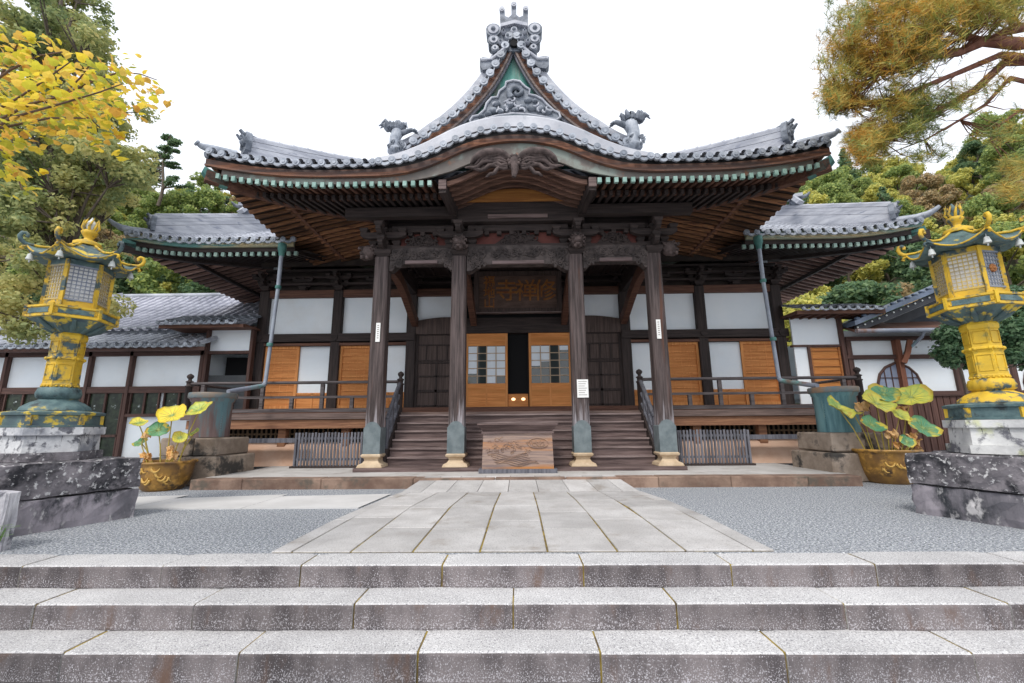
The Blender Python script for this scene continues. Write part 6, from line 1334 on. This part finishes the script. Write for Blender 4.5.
# near branch tree with big yellow leaves
def yellow_tree():
    b = (-6.3, 3.4, 0); o = thing('yellow_leaved_tree', 'near tree reaching in at the upper left with large bright yellow leaves', 'tree', b); mb = MB(); r_ = random.Random(31)
    mb.tube([b, (-6.1, 3.3, 1.5), (-5.9, 3.3, 3.2)], [.12, .10, .08], 8)
    twigs = []
    for path in ([(-60, 150), (0, 108), (18, 98), (45, 80), (70, 62)], [(-60, 150), (30, 104), (62, 96), (80, 78), (92, 62)], [(-60, 120), (10, 70), (38, 56), (62, 52)], [(-60, 170), (10, 118), (60, 104), (100, 92), (122, 84)], [(62, 96), (95, 80), (120, 72), (140, 74), (157, 80)], [(-60, 150), (-10, 140), (12, 160), (22, 190)], [(-60, 150), (0, 128), (50, 118), (90, 118), (100, 128)], [(-60, 110), (0, 78), (12, 55), (20, 40)]):
        Y0 = 3.2+r_.uniform(-.35, .5); pts = [at(a, c, Y0+r_.uniform(-.1, .1)) for a, c in path]; mb.tube(pts, [.012-.002*j for j in range(len(pts))], 6); twigs.append(pts)
        if path[0][0] < 0: mb.tube([(-5.9, 3.3, 3.1), pts[0]], [.05, .013], 6)
    mb.build('branches', wood('purple_twig', (.10, .06, .045), (.16, .10, .07), 'z'), o)
    lm = [leafmat('bright_yellow_leaf', [(.30, .36, .07), (.62, .58, .06), (.84, .66, .06), (.82, .58, .12), (.66, .36, .07)], transl=.5), ]
    V = []; Fc = []
    def lf(p, s):
        out = [(0, -.40), (.20, -.48), (.40, -.40), (.50, -.15), (.44, .10), (.36, .16), (.22, .32), (.06, .56), (-.10, .40), (-.30, .22), (-.40, .12), (-.50, -.12), (-.42, -.38), (-.2, -.48)]
        M_ = Matrix.Rotation(r_.uniform(0, 6.28), 3, 'Z')@Matrix.Rotation(r_.uniform(-1.0, 1.0), 3, 'X')@Matrix.Rotation(r_.uniform(-.7, .7), 3, 'Y')
        o_ = len(V); V.append(tuple(Vector(p)+M_@Vector((0, 0, .05*s))-Vector(b)))
        for x, y in out: V.append(tuple(Vector(p)+M_@Vector((x*s, y*s, -.12*s*(x*x+y*y)*4+r_.uniform(-.02, .02)*s))-Vector(b)))
        n = len(out)
        for k in range(n): Fc.append((o_, o_+1+k, o_+1+(k+1) % n))
    for pts in twigs:
        for i in range(1, len(pts)):
            for k in range(26):
                q = pts[i-1].lerp(pts[i], r_.random()); lf(q+Vector((r_.uniform(-.14, .08), r_.uniform(-.25, .25), r_.uniform(-.18, .10))), r_.uniform(.04, .085))
    for (px, py, n, sx, sy) in ((25, 42, 9, 10, 8), (10, 58, 14, 18, 8), (45, 72, 22, 34, 12), (80, 112, 40, 26, 12), (30, 112, 30, 30, 12), (105, 95, 20, 18, 14), (60, 128, 16, 46, 8), (12, 172, 12, 10, 12), (20, 90, 26, 24, 12), (156, 94, 4, 4, 8), (140, 102, 7, 10, 6), (122, 112, 12, 8, 12), (20, 140, 8, 20, 8)):
        for k in range(int(n*1.7)): lf(at(px+r_.gauss(0, sx*.6), py+r_.gauss(0, sy*.6), 3.2+r_.uniform(-.3, .5)), r_.uniform(.04, .09))
    me = bpy.data.meshes.new('leaves'); me.from_pydata(V, [], Fc); me.materials.append(lm[0]); me.update(); c = bpy.data.objects.new('leaves', me); COL.objects.link(c); c.parent = o
yellow_tree()
# near pine at the upper right
def near_pine():
    b = (12.6, 7.2, 0); o = thing('leaning_pine', 'near pine with red brown limbs and golden needles at the upper right', 'pine tree', b); mb = MB(); r_ = random.Random(6)
    mb.tube([b, (12.4, 7.2, 2.5), (12.0, 7.3, 5), (11.6, 7.4, 7.5), (11.8, 7.5, 10.5)], [.32, .28, .25, .22, .12], 10)
    Vn = []; Fn = []; tufts = []
    def limb(path, Y0, Y1, r0, r1, root=True):
        n = len(path); pts = [at(a, c, Y0+(Y1-Y0)*i/(n-1)) for i, (a, c) in enumerate(path)]; mb.tube(pts, [r0+(r1-r0)*i/(n-1) for i in range(n)], 8)
        if root:
            z = min(9.5, max(5, pts[0].z)); mb.tube([(11.75, 7.4, z-.3), pts[0]], [.16, r0], 8)
        return pts
    L1 = limb([(1060, 36), (1020, 44), (985, 41), (960, 52), (930, 56), (905, 66), (880, 74)], 7.4, 7.0, .13, .03)
    L2 = limb([(1060, 20), (1010, 30), (985, 42), (965, 36), (935, 18), (905, 2)], 7.4, 7.2, .10, .03)
    L3_ = limb([(1060, 60), (1005, 62), (975, 90), (950, 104), (915, 122), (880, 140), (860, 150)], 7.5, 7.3, .09, .02)
    L4 = limb([(1060, 60), (1000, 55), (960, 72), (920, 88), (885, 100), (850, 105)], 7.4, 7.0, .07, .02)
    L5 = limb([(1060, 90), (1010, 78), (985, 105), (960, 120), (925, 140)], 7.6, 7.5, .05, .015)
    L6 = limb([(1060, 0), (1020, -5), (980, 5), (940, -5), (900, -15)], 7.8, 7.6, .09, .03)
    L7 = limb([(1060, 120), (1020, 110), (1000, 125), (990, 140)], 8., 8, .04, .015)
    limbs = [L1, L2, L3_, L4, L5, L6, L7]
    def near(q): return min((p for l in limbs for p in l[1:]), key=lambda p: (p-q).length)
    zones = [(880, 20, 40, 34, 210), (850, 60, 24, 34, 170), (838, 98, 15, 12, 90), (900, 60, 30, 26, 120), (950, 8, 50, 16, 190), (1000, -5, 40, 14, 90), (925, 40, 30, 20, 90), (900, 105, 34, 14, 100), (868, 140, 18, 12, 90), (900, 130, 32, 12, 75), (945, 100, 34, 14, 30), (865, 155, 14, 8, 40), (985, 20, 30, 14, 50), (925, 155, 34, 6, 16), (985, 85, 30, 20, 12), (1010, 55, 16, 30, 8), (1000, 130, 30, 14, 16), (1012, 190, 12, 8, 18), (1015, 168, 14, 10, 20)]
    for (px, py, sx, sy, n) in zones:
        for k in range(int(n*1.9)):
            q = at(px+max(-1.3, min(1.3, r_.gauss(0, .6)))*sx, py+max(-1.3, min(1.3, r_.gauss(0, .6)))*sy, 7.2+r_.gauss(0, .55)); tufts.append(q)
            s = near(q)
            if r_.random() < .5 and (s-q).length < .9: mid = s.lerp(q, .55)+Vector((0, 0, -.06)); mb.tube([s, mid, q], [.012, .008, .004], 4)
    mb.build('trunk', pbark, o)
    g = np.random.default_rng(3)
    for q in tufts:
        d0 = Vector((r_.uniform(-.6, .2), r_.uniform(-.5, .5), r_.uniform(.2, 1))).normalized(); up_ = r_.uniform(.14, .22)
        for k in range(34):
            d = (d0*.6+Vector(g.normal(size=3)*.6)).normalized(); w = d.orthogonal().normalized()*.008; base = q+d0*r_.uniform(-.12, .1); i = len(Vn)
            Vn.extend([tuple(base-w-Vector(b)), tuple(base+w-Vector(b)), tuple(base+d*up_-Vector(b))]); Fn.append((i, i+1, i+2))
    me = bpy.data.meshes.new('needles'); me.from_pydata(Vn, [], Fn)
    me.materials.append(leafmat('pine_needle', [(.13, .21, .08), (.25, .33, .10), (.44, .41, .11), (.68, .45, .10), (.80, .43, .10)], noise_scale=.9, transl=.3)); me.update(); c = bpy.data.objects.new('needles', me); COL.objects.link(c); c.parent = o
near_pine()
# clipped evergreen behind the right lantern
def shrub(b, cl, label, seed, n):
    o = thing('evergreen_tree', label, 'tree', b); mb = MB(); mb.tube([b, (b[0]+.05, b[1], b[2]+1.6), (b[0], b[1], b[2]+3.0)], [.06, .05, .03], 6)
    for c in cl: mb.tube([(b[0]+.03, b[1], min(c[2]-.2, b[2]+2.8)), c[:3]], [.025, .01], 5)
    mb.build('trunk', bark, o); me = crown_mesh('crown', lf_cam, seed, cl, n, .12, .85, off=b); c = bpy.data.objects.new('crown', me); COL.objects.link(c); c.parent = o
def c_at(px, py, Y, r): q = at(px, py, Y); return (q.x, q.y, q.z, r)
shrub((12.15, 12.0, 0), [c_at(948, 335, 12, .35), c_at(958, 345, 12, .40), c_at(945, 352, 12, .34), c_at(966, 330, 12.1, .45), c_at(975, 350, 12.1, .4), c_at(955, 322, 12.2, .3), c_at(985, 335, 12.2, .4), c_at(970, 360, 12, .3), c_at(950, 362, 12, .22)], 'round glossy evergreen just left of the yellow lantern shaft', 3, 5200)
shrub((13.7, 12.3, 0), [c_at(1010, 330, 12, .45), c_at(1022, 345, 12, .45), c_at(1015, 300, 12.4, .5), c_at(1035, 320, 12.2, .6), c_at(1008, 355, 12, .3), c_at(1040, 360, 12.2, .5)], 'dark evergreen at the right edge beyond the yellow lantern shaft', 4, 6500)
# weeds at the lower left
mb = MB(); b = at(2, 552, 4.85); r_ = random.Random(2)
for k in range(9): a = r_.uniform(-.5, .9); L = r_.uniform(.12, .3); q = Vector((b.x-.12+r_.uniform(-.05, .05), 4.86, .0)); mb.sweep([q, q+Vector((L*.4*math.cos(a), -.02, L*.9)), q+Vector((L*.9*math.cos(a)+.05, -.04, L*1.0))], lambda i: [(-.006*(2-i)/2-.001, 0), (.006*(2-i)/2+.001, 0), (0, .002)])
tag(mb.build('grass_tuft', leafmat('bright_grass', [(.15, .30, .06), (.25, .42, .10)])), 'small tuft of bright green blades at the lower left corner', 'grass')
